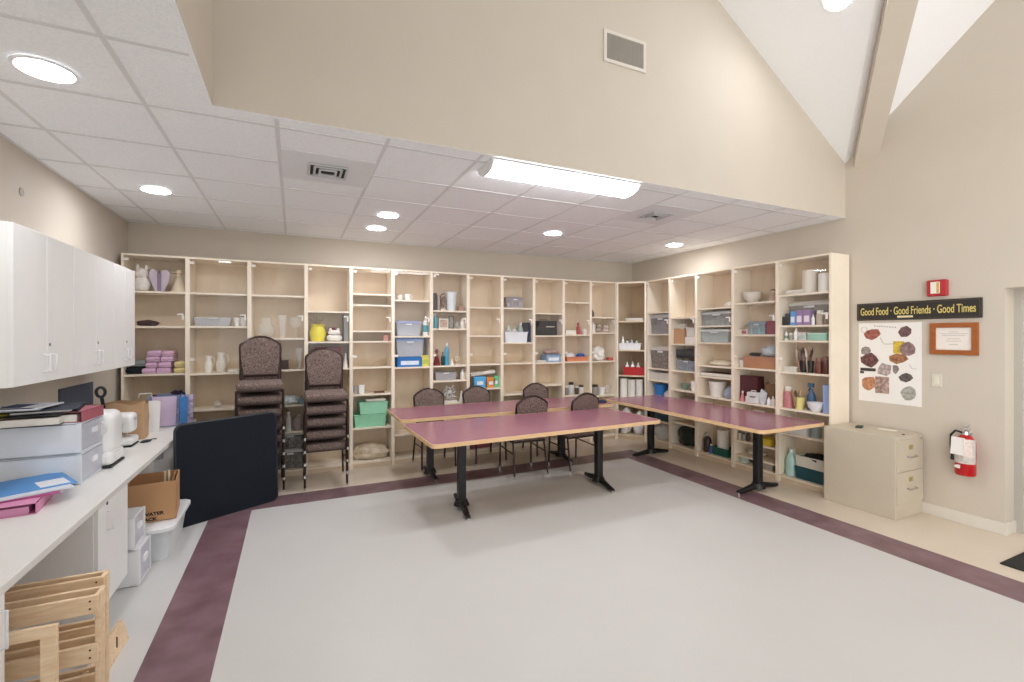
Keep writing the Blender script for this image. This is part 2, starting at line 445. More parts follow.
bay('c', (bxs[12], YF), (XF, 5.66), 616.2, 646.5, (321, 350, 375.5, 398.5), 'diagonal maple corner unit with a red box on its third shelf', corner=True, glass=False)
rys = [5.66, 5.172, 4.68, 4.095, 3.504, 2.92]
rpx = [646.5, 669.5, 695.9, 732.6, 777.2, 831]
rsh = [(312, 334, 368.7, 380.5, 397.5, 421), (317, 344, 371, 390.5, 403, 424), (307.5, 325.5, 342.5, 366, 377, 397.5), (302, 334.5, 368.5, 404, 419, 444, 459),
       (293, 325, 340.5, 373, 411, 437)]
rlab = ['maple shelf unit with grey bins on the right wall, next to the corner unit',
        'maple shelf unit on the right wall with a brown paper bag on its first shelf',
        'maple shelf unit on the right wall with two clear lidded tubs',
        'maple shelf unit on the right wall with an orange brown carton',
        'maple shelf unit nearest the file cabinet, with purple packs and paint brushes']
for i in range(5):
    bay('r%d' % (i+1), (XF, rys[i]), (XF, rys[i+1]), rpx[i], rpx[i+1], rsh[i], rlab[i], depth=.31, glass=(i < 5))

# ------------------------------------------------------------------ small goods on the shelves
def b_box(w, t, h, c='ffffff', lid=None, band=None, bev=.004):
    b = B().span(-w/2, w/2, -t/2, t/2, 0, h*(.82 if lid else 1), bev); o = [('body', b, M(c, .6, .05))]
    if lid: o.append(('lid', B().span(-w/2-.003, w/2+.003, -t/2-.003, t/2+.003, h*.8, h, bev), M(lid, .55, .04)))
    if band: o.append(('label_panel', B().span(-w*.36, w*.36, -t/2-.002, -t/2+.002, h*.2, h*.62), M(band, .5, .05)))
    return o
_t = {}
def tint(c):
    if c not in _t: _t[c] = glassy('tinted_plastic', .38, c, rough=.15)
    return _t[c]
def mixed(c):
    k = 'mix'+c
    if k not in _t:
        v = [int(c[i:i+2], 16) for i in (0, 2, 4)]
        dk = ''.join('%02x' % int(x*.55) for x in v); lt = ''.join('%02x' % min(255, int(x*1.25+45)) for x in v)
        _t[k] = speckled(dk, lt, 32, .8, .38, .62, 0)
    return _t[k]
def b_tub(w, t, h, c='c8ccd0', lid='d9dde0', fill='8f8f92', seed=1, hand=True, full=.7):
    o = [('tub', B().taper(w*.88, t*.88, w*.97, t*.97, h*.86), CLEAR if c == 'clear' else tint(c))]
    b = B(); rr = random.Random(seed); n = 4
    for i in range(n):
        ww = w*.84/n; hh = h*full*(.6+.4*rr.random())
        b.span(-w*.42+i*ww+.003, -w*.42+(i+1)*ww-.003, -t*.41, t*.38, .006, hh, .008)
    o.append(('contents', b, mixed(fill)))
    if lid: o.append(('lid', B().span(-w/2, w/2, -t/2, t/2, h*.82, h*.94, .006).span(-w*.42, w*.42, -t*.42, t*.42, h*.93, h, .008), M(lid, .35, .03)))
    if hand: o.append(('handle', B().span(-w*.12, w*.12, -t/2-.004, -t/2+.01, h*.72, h*.8, .003), M('e6e8ea', .35, .03)))
    return o
def b_open(w, t, h, c='e8e8e8'):
    b = B().taper(w*.93, t*.93, w, t, h)
    b.span(-w/2-.006, w/2+.006, -t/2-.006, -t/2+.004, h-.012, h, .002).span(-w/2-.006, w/2+.006, t/2-.004, t/2+.006, h-.012, h, .002)
    return [('tray', b, M(c, .4, .04))]
def b_bottle(w, t, h, c='ffffff', cap='ffffff', band=None, variant='round'):
    r = w/2
    pr = [(0, 0), (r*.92, 0), (r, h*.04), (r, h*.62), (r*.8, h*.74), (r*.36, h*.82), (r*.34, h*.88), (0, h*.88)]
    if variant == 'jug': pr = [(0, 0), (r*.95, 0), (r, h*.05), (r, h*.58), (r*.55, h*.82), (r*.24, h*.9), (r*.24, h*.93), (0, h*.93)]
    if variant == 'tube': pr = [(0, 0), (r*.95, 0), (r, h*.03), (r, h*.8), (r*.8, h*.85), (r*.5, h*.86), (0, h*.86)]
    o = [('body', B().lathe(pr, n=18), M(c, .35, .05)), ('cap', B().cyl((0, 0, h*.86), r*(.42 if variant != 'tube' else .7), h*.14, 14), M(cap, .4, .03))]
    if band: o.append(('label_band', B().lathe([(r*1.01, h*.2), (r*1.02, h*.22), (r*1.02, h*.52), (r*1.01, h*.54)], n=18), M(band, .5, .08)))
    if variant == 'jug': o.append(('handle', B().tube([(r*.5, 0, h*.84), (r*1.05, 0, h*.8), (r*1.08, 0, h*.62), (r*.95, 0, h*.55)], r*.12), M(c, .35, .05)))
    return o
def b_jar(w, t, h, c='b9b2a8', cap='e8e2d6'):
    r = w/2
    return [('body', B().lathe([(0, 0), (r*.9, 0), (r, h*.06), (r, h*.68), (r*.78, h*.78), (0, h*.78)], n=18), M(c, .3, .1, 30)),
            ('lid', B().lathe([(0, h*.78), (r*.84, h*.78), (r*.84, h*.97), (r*.76, h), (0, h)], n=18), M(cap, .4, .03))]
def b_cup(w, t, h, c='ffffff', handle=True):
    r = w/2
    o = [('body', B().lathe([(0, 0), (r*.72, 0), (r, h), (r*.9, h), (r*.64, h*.08), (0, h*.08)], n=18), M(c, .35, .04))]
    if handle: o.append(('handle', B().tube([(r*.9, 0, h*.8), (r*1.4, 0, h*.78), (r*1.45, 0, h*.45), (r*.8, 0, h*.25)], r*.12), M(c, .35, .04)))
    return o
def b_bowl(w, t, h, c='ece8e0'):
    r = w/2
    return [('bowl', B().lathe([(0, 0), (r*.45, 0), (r*.5, h*.08), (r*.85, h*.45), (r, h), (r*.95, h), (r*.8, h*.48), (r*.4, h*.14), (0, h*.12)], n=22), M(c, .35, .03))]
def b_vase(w, t, h, c=None, variant=0):
    r = w/2
    pr = [[(0, 0), (r*.6, 0), (r*.7, h*.05), (r, h*.32), (r*.9, h*.55), (r*.45, h*.8), (r*.6, h), (r*.55, h), (r*.4, h*.8), (r*.85, h*.55), (r*.92, h*.32), (0, h*.04)],
          [(0, 0), (r*.7, 0), (r*.62, h*.1), (r*.7, h*.5), (r, h), (r*.92, h), (r*.62, h*.5), (r*.54, h*.1), (0, h*.06)],
          [(0, 0), (r*.55, 0), (r*.5, h*.05), (r*.15, h*.12), (r*.15, h*.35), (r*.95, h*.6), (r, h), (r*.93, h), (r*.87, h*.62), (0, h*.4)]][variant]
    return [('vase', B().lathe(pr, n=24), M(c, .3, .03) if c else VASE)]
def b_pitcher(w, t, h, c='efe9df'):
    r = w*.4
    return [('body', B().lathe([(0, 0), (r*.7, 0), (r*.8, h*.04), (r, h*.3), (r*.9, h*.55), (r*.6, h*.78), (r*.75, h), (r*.68, h), (r*.5, h*.78), (r*.8, h*.5), (0, h*.1)], n=20), M(c, .3, .03)),
            ('handle', B().tube([(r*.65, 0, h*.9), (r*1.3, 0, h*.85), (r*1.5, 0, h*.6), (r*.95, 0, h*.35)], r*.1), M(c, .3, .03))]
def b_plush(w, t, h, c='e8e2dc', ear=None, seed=1):
    return [('body', B().blob((0, 0, h*.26), (w*.9, t*.8, h*.62), seed, .08), M(c, .95, .08, 40, bump=.4)),
            ('head', B().blob((0, -.01, h*.66), (w*.72, t*.7, h*.44), seed+3, .08, flat=False), M(c, .95, .08, 40, bump=.4)),
            ('ear', B().blob((-w*.22, 0, h*.88), (w*.2, t*.25, h*.26), seed+5, .05, flat=False), M(ear or c, .95, .08)),
            ('ear', B().blob((w*.22, 0, h*.88), (w*.2, t*.25, h*.26), seed+6, .05, flat=False), M(ear or c, .95, .08))]
def b_figure(w, t, h, c='e2d7c4', head='e8d2b8', hat=None, big=0):
    r = w/2
    o = [('robe', B().lathe([(0, 0), (r, 0), (r*.9, h*.1), (r*.5, h*.5), (r*.42, h*.62), (r*.2, h*.7), (0, h*.7)], n=16), M(c, .8, .08)),
         ('head', B().lathe([(0, h*.66), (r*.3, h*.7), (r*.38, h*.78), (r*.3, h*.88), (0, h*.92)], n=16), M(head, .7, .04))]
    if hat: o.append(('hat', B().lathe([(0, h*.86), (r*(.62+.3*big), h*.86), (r*(.6+.3*big), h*.89), (r*.34, h*.9), (r*.28, h), (0, h)], n=16), M(hat, .8, .06)))
    return o
def b_book(w, t, h, c='7a8aa0'):
    return [('cover', B().span(-w/2, -w/2+.003, -t/2, t/2, 0, h).span(w/2-.003, w/2, -t/2, t/2, 0, h).span(-w/2, w/2, -t/2, -t/2+.004, 0, h), M(c, .5, .05)),
            ('pages', B().span(-w/2+.004, w/2-.004, -t/2+.005, t/2-.004, .004, h-.004), M('eae5d8', .8, .03))]
def b_flat(w, t, h, c='7a8aa0'):
    return [('cover', B().span(-w/2, w/2, -t/2, t/2, 0, .003).span(-w/2, w/2, -t/2, t/2, h-.003, h).span(-w/2, -w/2+.003, -t/2, t/2, 0, h), M(c, .5, .05)),
            ('pages', B().span(-w/2+.004, w/2-.006, -t/2+.004, t/2-.004, .003, h-.003), M('eae5d8', .8, .03))]
def b_towel(w, t, h, c='d9b4cf'):
    b = B()
    b.span(-w/2, w/2, -t/2, t/2, 0, h*.5, h*.22).span(-w*.49, w*.49, -t*.49, t*.48, h*.47, h*.98, h*.22)
    b.tube([(-w*.47, -t*.48, h*.5), (w*.47, -t*.48, h*.5)], h*.2)
    return [('towel', b, M(c, .95, .06, 40, bump=.4))]
def b_cloth(w, t, h, c='3a1d22', seed=1):
    return [('cloth', B().blob((0, 0, h*.375), (w, t, h), seed, .3, 2.2), M(c, .95, .12, 20, bump=.4))]
def b_bag(w, t, h, c='e6e4e0', seed=1):
    b = B().blob((0, 0, h*.375), (w*.98, t, h*.98), seed, .26, 2.2); b.blob((w*.06, 0, h*.7), (w*.66, t*.62, h*.46), seed+2, .35, 2.6, False)
    return [('bag', b, M(c, .4, .05, 14, bump=.5))]
def b_paperbag(w, t, h, c='b98f63'):
    b = B(); rr = random.Random(3); n = 16; ring = []
    for k in range(5):
        z = h*k/4; row = []
        for i in range(n):
            a = 2*PI*i/n; x = max(-1, min(1, 1.35*math.cos(a)))*w/2; y = max(-1, min(1, 1.35*math.sin(a)))*t/2
            j = .06*k/4
            row.append(b.b.verts.new((x*(1+j*rr.uniform(-1, 1)), y*(1+j*rr.uniform(-1, 1)), z*(1+(.1*rr.uniform(-1, 1) if k == 4 else 0)))))
        ring.append(row)
    b.b.faces.new(ring[0][::-1])
    for A_, C_ in zip(ring, ring[1:]):
        for i in range(n): b.b.faces.new((A_[i], A_[(i+1) % n], C_[(i+1) % n], C_[i]))
    return [('bag', b, M(c, .8, .06, 12))]
def b_roll(w, t, h, c='f0ede6'):
    r = w/2
    return [('roll', B().lathe([(r*.3, 0), (r, 0), (r, h), (r*.3, h), (r*.3, 0)], n=22), M(c, .8, .02)),
            ('core', B().lathe([(r*.24, .002), (r*.3, .002), (r*.3, h+.003), (r*.24, h+.003), (r*.24, .002)], n=18), M('b59a78', .8, .03))]
def b_papers(w, t, h, c='ece8de', seed=1):
    b = B(); rr = random.Random(seed); n = max(3, int(h/.008))
    for i in range(n): b.box((rr.uniform(-.01, .01), rr.uniform(-.01, .01), h*(i+.5)/n), (w*rr.uniform(.85, 1), t*.95, h/n*.8), RZ(rr.uniform(-.08, .08)))
    return [('papers', b, M(c, .8, .05))]
def b_frame(w, t, h, c='2c2622', pic='d8cdbf'):
    e = min(w, h)*.13; b = B()
    b.span(-w/2, w/2, -.009, .009, 0, e).span(-w/2, w/2, -.009, .009, h-e, h).span(-w/2, -w/2+e, -.009, .009, e, h-e).span(w/2-e, w/2, -.009, .009, e, h-e)
    return [('frame', b, M(c, .4, .05)), ('picture', B().span(-w/2+e*.9, w/2-e*.9, -.004, .006, e*.9, h-e*.9), M(pic, .6, .3, 25)),
            ('easel_back', B().box((0, .035, h*.38), (w*.2, .004, h*.8), RX(.12)), M('3a342f', .7, .05))]
def b_wreath(w, t, h, c='bdb6ac', seed=1):
    b = B(); rr = random.Random(seed)
    for i in range(26):
        a = 2*PI*i/26+rr.uniform(-.1, .1); q = rr.uniform(.55, 1.0)
        b.blob((math.cos(a)*w*.36*q, rr.uniform(-.02, .02), h*.5+math.sin(a)*h*.36*q), (w*.22, t*.4, h*.1), i, .25, 2, False, 1, RY(-a+rr.uniform(-.6, .6)))
    b.blob((0, 0, h*.5), (w*.3, t*.5, h*.28), 5, .3, 3, False, 2)
    return [('petals', b, M(c, .6, .25, 30)), ('base', B().span(-w*.36, w*.36, -t*.35, t*.35, 0, h*.09, .004), M('d9d4ca', .6, .04))]
def b_paintbrush(w, t, h, c='8a5a3a', tip='2a2320'):
    return [('handle', B().lathe([(0, 0), (.004, 0), (.006, h*.3), (.004, h*.66), (0, h*.66)], n=8), M(c, .4, .05)),
            ('bristles', B().lathe([(0, h*.64), (.007, h*.66), (.011, h*.82), (.002, h), (0, h)], n=8), M(tip, .8, .1))]
def b_spray(w, t, h, c='3f6fae', cap='ffffff'):
    r = w/2
    return [('body', B().lathe([(0, 0), (r*.95, 0), (r, h*.05), (r, h*.5), (r*.35, h*.72), (r*.33, h*.8), (0, h*.8)], n=16), M(c, .4, .04)),
            ('trigger', B().span(-w*.45, w*.25, -w*.14, w*.14, h*.84, h, .004).box((-w*.28, 0, h*.76), (w*.1, w*.18, h*.16), RY(.3)), M(cap, .4, .03))]
def b_bucket(w, t, h, c='2f7cc4'):
    r = w/2
    return [('body', B().lathe([(0, 0), (r*.78, 0), (r, h), (r*.93, h), (r*.72, h*.05), (0, h*.05)], n=20), M(c, .4, .05)),
            ('rim', B().lathe([(r*.98, h*.9), (r*1.06, h*.9), (r*1.06, h), (r*.98, h)], n=20), M(c, .4, .05))]
def b_case(w, t, h, c='1d1b19', latch='b9b2a0'):
    return [('base', B().span(-w/2, w/2, -t/2, t/2, 0, h*.6, .008), M(c, .5, .1)), ('lid', B().span(-w*.38, w*.5, -t*.48, t*.48, h*.6, h, .008), M(c, .5, .1)),
            ('latch', B().span(-w*.05, w*.36, -t/2-.006, -t/2+.004, h*.56, h*.64, .002), M(latch, .35, .05, metal=.6)),
            ('handle', B().tube([(-w*.15, 0, h), (-w*.15, 0, h+.018), (w*.2, 0, h+.018), (w*.2, 0, h)], .005), M(c, .5, .1))]
def b_flowerpot(w, t, h, c='e6d938'):
    r = w/2
    return [('pot', B().lathe([(0, 0), (r*.75, 0), (r*.8, h*.04), (r, h*.34), (r*.72, h*.58), (r*.86, h*.68), (r*.78, h*.68), (r*.62, h*.58), (0, h*.5)], n=10), M(c, .45, .05)),
            ('stalks', _stalks(r, h), M('b8a78c', .8, .1))]
def _stalks(r, h):
    b = B(); rr = random.Random(4)
    for i in range(11):
        a = 2*PI*i/11; q = rr.uniform(.5, 1.1)
        b.tube([(0, 0, h*.52), (math.cos(a)*r*.5*q, math.sin(a)*r*.4*q, h*.8), (math.cos(a)*r*1.1*q, math.sin(a)*r*.7*q, h*rr.uniform(.85, 1.0))], .004, 5)
    return b
def b_winged(w, t, h, c='c9bccb', mid='8f7c92'):
    def lobe(s): return [(s*.01, 0), (s*w*.2, 0), (s*w*.42, h*.45), (s*w*.5, h*.8), (s*w*.4, h*.97), (s*w*.22, h), (s*w*.08, h*.86)]
    return [('wing', B().prism(lobe(1)[::-1], t*.3, None, .006), M(c, .8, .06)), ('wing', B().prism(lobe(-1), t*.3, None, .006), M(c, .8, .06)),
            ('centre_panel', B().span(-w*.09, w*.09, -.02, .03, 0, h*.82, .006), M(mid, .8, .08)), ('peak', B().lathe([(0, h*.62), (w*.08, h*.62), (w*.06, h*.85), (0, h*.97)], n=10), M('6a5a52', .8, .1))]
def b_pouch(w, t, h, c='58aee0', band='e6ecf0'):
    b = B().prism([(-w*.44, 0), (w*.44, 0), (w*.5, h*.25), (w*.47, h*.86), (w*.5, h), (-w*.5, h), (-w*.47, h*.86), (-w*.5, h*.25)], t*.7, Matrix.Translation((0, -t*.35, 0)), min(t, w)*.12)
    return [('pouch', b, M(c, .4, .12, 30)), ('label_panel', B().span(-w*.26, w*.26, -t*.35-.002, -t*.35+.004, h*.3, h*.62), M(band, .5, .1, 40)), ('seal', B().span(-w*.49, w*.49, -.004, .004, h*.98, h*1.06), M(c, .4, .1))]
BUILD = {k[2:]: v for k, v in list(globals().items()) if k.startswith('b_')}
def put(key, s, u0, u1, hp, kind, name, label, cat, group=None, t=None, df=.05, lift=0, rz=0, tilt=None, **kw):
    """stand one thing on shelf s of a unit: u0..u1 its span and hp its height in drawing units, df its setback"""
    q = BAYS[key]; far = (YF+df)/YF if key[0] == 'b' else (XF+df)/XF if key[0] == 'r' else 1.02
    k = q.d/FPX*far
    f0, f1 = (u0-q.u0)/(q.u1-q.u0), (u1-q.u0)/(q.u1-q.u0)
    a, b = q.p0.lerp(q.p1, f0), q.p0.lerp(q.p1, f1)
    if key[0] == 'b': a, b = Vector((a.x*far, a.y+df)), Vector((b.x*far, b.y+df))
    elif key[0] == 'r': a, b = Vector((a.x+df, a.y*far)), Vector((b.x+df, b.y*far))
    else:
        nrm = Vector((-math.sin(q.rot), math.cos(q.rot))); sc = (dist(*((a+b)/2))+df)/dist(*((a+b)/2))
        a, b = a*sc, b*sc
    w = (b-a).length; h = hp*k
    dep = (.34 if key[0] == 'b' else .285)-df-.012
    tt = min(w if t is None else t, dep)
    if kind in ('bottle', 'jar', 'cup', 'bowl', 'vase', 'pitcher', 'roll', 'bucket', 'flowerpot', 'figure', 'spray'): 
        if w > dep: w = dep
        tt = w
    nrm = Vector((-math.sin(q.rot), math.cos(q.rot))); c = (a+b)/2+nrm*(tt/2)
    # keep clear of the side panels
    loc = Matrix.Rotation(-q.rot, 2) @ (c-q.p0); hw = w/2*math.cos(rz)+tt/2*abs(math.sin(rz))
    if 2*hw > q.w-2*PT-.006: w = (q.w-2*PT-.012); hw = w/2
    loc.x = max(PT+.004+hw, min(q.w-PT-.004-hw, loc.x)); c = Matrix.Rotation(q.rot, 2) @ loc+q.p0
    zb = q.z[s]+.001+lift*k
    parts = BUILD[kind](w, tt, h, **kw)
    if len(parts) == 1:
        o = parts[0][1].done(name, parts[0][2], None, (c.x, c.y, zb), q.rot+rz); tag(o, label, cat, group)
    else:
        o = thing(name, label, cat, (c.x, c.y, zb), q.rot+rz, group)
        for n, bb, mm in parts: bb.done(n, mm, o)
    if tilt: o.rotation_euler.y = tilt
    return o
D = dict
G = [
# --- back wall, left to right
('b1',0,132,150.5,27,'plush','plush_toy','white fluffy plush toy, leftmost on the top shelf above the cabinets','plush toy',D(seed=2)),
('b1',0,148.5,169.5,23,'winged','winged_ornament','pale lilac winged ornament between the plush toy and the straw doll','ornament',D(t=.08)),
('b1',0,169.5,186,23,'figure','straw_doll','straw coloured doll with a brimmed hat on the top left shelf','doll',D(c='e0d0b4',hat='e3d5b8',big=1)),
('b1',1,136,157,7,'cloth','folded_cloth','dark maroon cloth lying flat on the second shelf at the far left','cloth',D(c='3b1a1e',t=.2)),
('b1',2,143,156.5,5.6,'towel','folded_towel','pink folded towel, bottom left of the towel pile','towel',D(t=.22,group='pink towels on the left shelf')),
('b1',2,157,171,5.6,'towel','folded_towel','pink folded towel, bottom right of the towel pile','towel',D(t=.22,group='pink towels on the left shelf')),
('b1',2,146.5,158,5.6,'towel','folded_towel','pink folded towel, second layer left in the towel pile','towel',D(t=.22,lift=5.8,group='pink towels on the left shelf')),
('b1',2,158.5,171.5,5.6,'towel','folded_towel','pink folded towel, second layer right in the towel pile','towel',D(t=.22,lift=5.8,group='pink towels on the left shelf')),
('b1',2,147,160.5,5.6,'towel','folded_towel','pink folded towel, third layer left in the towel pile','towel',D(t=.22,lift=11.6,group='pink towels on the left shelf')),
('b1',2,161,173.5,5.6,'towel','folded_towel','pink folded towel, third layer right in the towel pile','towel',D(t=.22,lift=11.6,group='pink towels on the left shelf')),
('b1',2,148,161.5,5.6,'towel','folded_towel','pink folded towel, top left of the towel pile','towel',D(t=.22,lift=17.4,group='pink towels on the left shelf')),
('b1',2,162,174,5.2,'towel','folded_towel','pink folded towel, top right of the towel pile','towel',D(t=.22,lift=17.4,c='d9b0c4',group='pink towels on the left shelf')),
('b1',2,174,186,5.6,'towel','folded_towel','pale yellow folded towel at the bottom right beside the pink pile','towel',D(t=.22,c='dcc98e')),
('b1',2,174,185.5,6,'towel','folded_towel','pale yellow folded towel lying on another yellow one beside the pink pile','towel',D(t=.22,c='e2d29a',lift=5.8)),
('b1',2,127,142.5,7,'towel','folded_towel','black folded cloth left of the pink towels','cloth',D(t=.22,c='1f2126')),
('b1',2,127,145.5,6,'towel','folded_towel','grey folded cloth on the black one left of the pink towels','cloth',D(t=.22,c='8b928f',lift=7.4)),
('b1',3,146,166,15,'cloth','garment','dark red garment heaped on the shelf behind the pink tote bag','cloth',D(c='57242a',seed=4,t=.2)),
('b1',3,166,185.5,19,'cloth','garment','dark purple garment heaped beside the dark red one','cloth',D(c='2c1d3c',seed=5,t=.2)),
('b2',1,193,231,10,'tub','clear_tray','long clear tray with white contents, second shelf of second unit','tray',D(lid=None,fill='d6d2cc',c='clear',t=.2,full=.8)),
('b2',1,233,239.5,8.5,'cup','cup','white cup just right of the long clear tray','cup',D(c='e9e6e0')),
('b2',1,240,247,12,'jar','jar','white jar with a dark grey lid at the right end of the tray shelf','jar',D(c='ded9d2',cap='6b6660')),
('b2',2,202,212.5,17,'pitcher','pitcher','smaller ivory pitcher left of the taller one, behind the left chair stack','pitcher',D()),
('b2',2,213,226,20,'pitcher','pitcher','taller ivory pitcher on the shelf left of the left chair stack','pitcher',D(c='ece5d6')),
('b2',2,227,238,3,'flat','book','thin white booklet lying beside the ivory pitchers','book',D(c='e6e0d4',t=.16)),
('b2',3,212,221,8,'vase','glass_bowl','small clear glass bowl alone on the lower shelf of the second unit','bowl',D(variant=0)),
('b3',1,256,274,20,'vase','glass_vase','wide clear glass vase, left of three behind the left chair stack','vase',D(variant=0)),
('b3',1,277,287,23,'vase','glass_vase','slim flared clear glass vase, middle of three behind the left stack','vase',D(variant=1)),
('b3',1,288.5,302.5,21,'vase','glass_vase','footed clear glass vase, right of three behind the left stack','vase',D(variant=2)),
('b3',2,276,288,9,'box','patterned_box','dark brown patterned box peeking out right of the left chair stack','box',D(c='4a3a36',bev=.003)),
('b3',2,295,303,21,'vase','glass_vase','tall clear glass vase on the third shelf between the chair stacks','vase',D(variant=1)),
('b3',3,281,299,10,'cloth','white_cloth','pale aqua white cloth bundle on the shelf between the chair stacks','cloth',D(c='dfe9ea',seed=9,t=.2)),
('b3',3,299.5,303.5,8,'bottle','bottle','small blue green bottle between the chair stacks','bottle',D(c='6f9aa6',cap='44606c')),
('b3',4,285,291,19,'bottle','bottle','white bottle on the lower shelf between the chair stacks','bottle',D(c='e8e6e1')),
('b3',4,292,303,17,'bag','bag','pinkish grey bag beside the white bottle between the chair stacks','bag',D(c='b7a7a3',seed=3)),
('b3',5,276,304,20,'tub','storage_bin','grey storage bin on the floor shelf between the chair stacks','bin',D(c='9a9894',lid='c6c6c2',fill='6c6a67',t=.26,seed=3)),
('b3',5,276,304,16,'tub','storage_bin','grey storage bin stacked upon another between the chair stacks','bin',D(c='9a9894',lid='c6c6c2',fill='6c6a67',t=.26,seed=4,lift=20.5)),
('b4',1,309,326.5,25,'flowerpot','flower_pot','bright yellow scalloped pot of dry stalks behind the right chair stack','pot',D()),
('b4',1,326,338,16,'cloth','red_cloth','red cloth bundle between the yellow pot and the white toy','cloth',D(c='9c2f3a',seed=6,t=.12,df=.17)),
('b4',1,325,343,13,'plush','plush_toy','white plush toy lying beside the yellow pot','plush toy',D(c='e9e4dd',seed=7,t=.1,df=.04)),
('b4',1,343.5,348.5,27,'book','book','grey book standing at the right of the yellow pot shelf','book',D(c='8f8d89',t=.2)),
('b4',2,315,341.5,21,'box','gift_box','maroon box behind the back of the right chair stack','box',D(c='6d2a35',t=.2,df=.09)),
('b4',2,342.5,348.5,16,'figure','figurine','small white figurine right of the maroon box','figurine',D(c='ece6de',head='ece6de')),
('b5',3,383,388,6,'box','small_box','tiny pink box in a narrow shelf gap of the mostly empty unit','box',D(c='c98a7e')),
('b5',5,353,358,8,'cup','metal_cup','little silvery cup at the left end of a shelf above the green baskets','cup',D(c='9da0a2')),
('b5',5,358.5,364,9,'book','card','white card standing next to the silvery cup','card',D(c='f2f0ec',t=.02)),
('b5',5,374,384,2,'box','small_bar','thin brown bar lying on the shelf above the green baskets','bar',D(c='6b4a3a',bev=.001,t=.04)),
('b5',6,354,386,12.5,'open','basket','mint green woven basket, lower of the two','basket',D(c='93d3ae',t=.26)),
('b5',6,359,387.5,12,'open','basket','mint green woven basket stacked on the other green basket','basket',D(c='9bdab6',t=.24,lift=12.8)),
('b5',6,366,386,2.5,'papers','paper_stack','white papers lying on the upper green basket','papers',D(t=.2,lift=25)),
('b5',7,354,391,17,'cloth','cloth_bundle','cream cloth bundle on the floor shelf beneath the green baskets','cloth',D(c='d9ccb6',seed=12,t=.24)),
('b6',0,396.5,404,5,'bowl','bowl','small white bowl, left one on the top shelf of the blue carton unit','bowl',D()),
('b6',0,405,411,6,'cup','cup','small white cup beside the bowl, top shelf of the blue carton unit','cup',D()),
('b6',1,396,421.5,15,'tub','lidded_tub','clear tub with a mauve blue lid beside a teal banded bottle','tub',D(c='d4dae2',lid='9aa2c4',fill='c3c9d2',t=.24)),
('b6',1,424.5,430,20,'bottle','bottle','white bottle with a teal band right of the clear tub','bottle',D(c='f0eeea',band='3f9aa5')),
('b6',2,397,422,9.5,'box','carton','bright blue carton with white lettering stripes','carton',D(c='1f6fb8',band='dfe9f4',t=.2)),
('b6',2,422.3,430,11,'box','carton','small yellow carton right of the bright blue one','carton',D(c='e2d968',band='b9c95a',t=.16)),
('b6',2,396,424,19,'tub','lidded_tub','clear tub with a blue lid stacked on the bright blue carton','tub',D(c='cfd7e0',lid='7a9ccc',fill='b4bac4',t=.2,lift=10,seed=5)),
('b7',0,433.5,436.5,17,'book','book','dark book standing at the left of the top shelf with the white bucket','book',D(c='4b3834',t=.18)),
('b7',0,437,439.5,15,'book','book','pale spined book next to the dark book on the top shelf','book',D(c='a79a8d',t=.18)),
('b7',0,439.8,446.8,22,'wreath','wreath','reddish brown oval wreath left of the white bucket','wreath',D(c='8a6a5d',t=.06)),
('b7',0,447,457.5,19,'bucket','bucket','white bucket on the top shelf above the framed pictures','bucket',D(c='dfe4e8')),
('b7',0,458.5,464,5,'box','small_box','small brown box right of the white bucket','box',D(c='9c7b60')),
('b7',1,433.5,437.5,15,'bottle','bottle','tall teal bottle left of the framed pictures','bottle',D(c='4c9fb0',cap='e4e6e6')),
('b7',1,439,448.5,10,'frame','picture_frame','small pale framed picture between teal bottle and dark frame','picture frame',D(c='d9d2c6',pic='b79a86',t=.05)),
('b7',1,448.8,454,12.5,'frame','picture_frame','narrow dark framed picture on the second shelf','picture frame',D(pic='8c867d',t=.05)),
('b7',1,454.5,461.5,7,'vase','glass_jar','clear glass jar right of the dark framed picture','jar',D(variant=0)),
('b7',1,462,466.5,10,'jar','jar','white jar at the right end of the framed picture shelf','jar',D(c='ece7de')),
('b7',2,434,441,16,'figure','figurine','dark red robed figurine left of the tall teal bottle','figurine',D(c='7c2a2e',head='8a3a34',hat='5d2226')),
('b7',2,441.3,444.6,13,'bottle','bottle','dark green bottle just left of the tall teal one','bottle',D(c='1f3a38',cap='17211f')),
('b7',2,444.8,449.6,22,'bottle','bottle','tall teal bottle with a white neck beside the dark red figurine','bottle',D(c='49a3c1',cap='eef0f0')),
('b7',2,450.2,454,7,'figure','figurine','tiny white figurine right of the tall teal bottle','figurine',D(c='f1ece4',head='f1ece4')),
('b7',2,454.3,461.5,13,'wreath','wreath','cream round wreath at the right of the figurine shelf','wreath',D(c='dfcfba',t=.06)),
('b7',3,435,457,9,'tub','organizer','clear organizer with pink and grey craft bits, on the narrow shelf','organizer',D(lid=None,c='clear',fill='7d7480',t=.2,seed=8)),
('b7',3,461,465.5,10,'bottle','bottle','slim white bottle right of the clear organizer','bottle',D(c='ebe8e2')),
('b7',4,441,460,19,'wreath','flower_ornament','large silver grey flower ornament behind the left pair of chairs','ornament',D(c='c9c6c4',t=.1,seed=4)),
('b7',4,460.5,466.5,12,'figure','figurine','white figurine right of the silver grey flower ornament','figurine',D(c='e6e1dc',head='e6e1dc')),
('b8',3,474.5,486,11,'pouch','packet','bright blue packet left of the orange one','packet',D(c='58aee0',t=.08)),
('b8',3,487,495,10,'pouch','packet','orange packet between the blue and the green ones','packet',D(c='d98a44',t=.08)),
('b8',3,495.8,501,11,'pouch','packet','green packet right of the orange one','packet',D(c='6cc48c',t=.08)),
('b8',3,470.5,496,3.5,'papers','paper_stack','white papers lying across the top of the coloured packets','papers',D(t=.2,lift=13,df=.06,tilt=-.1)),
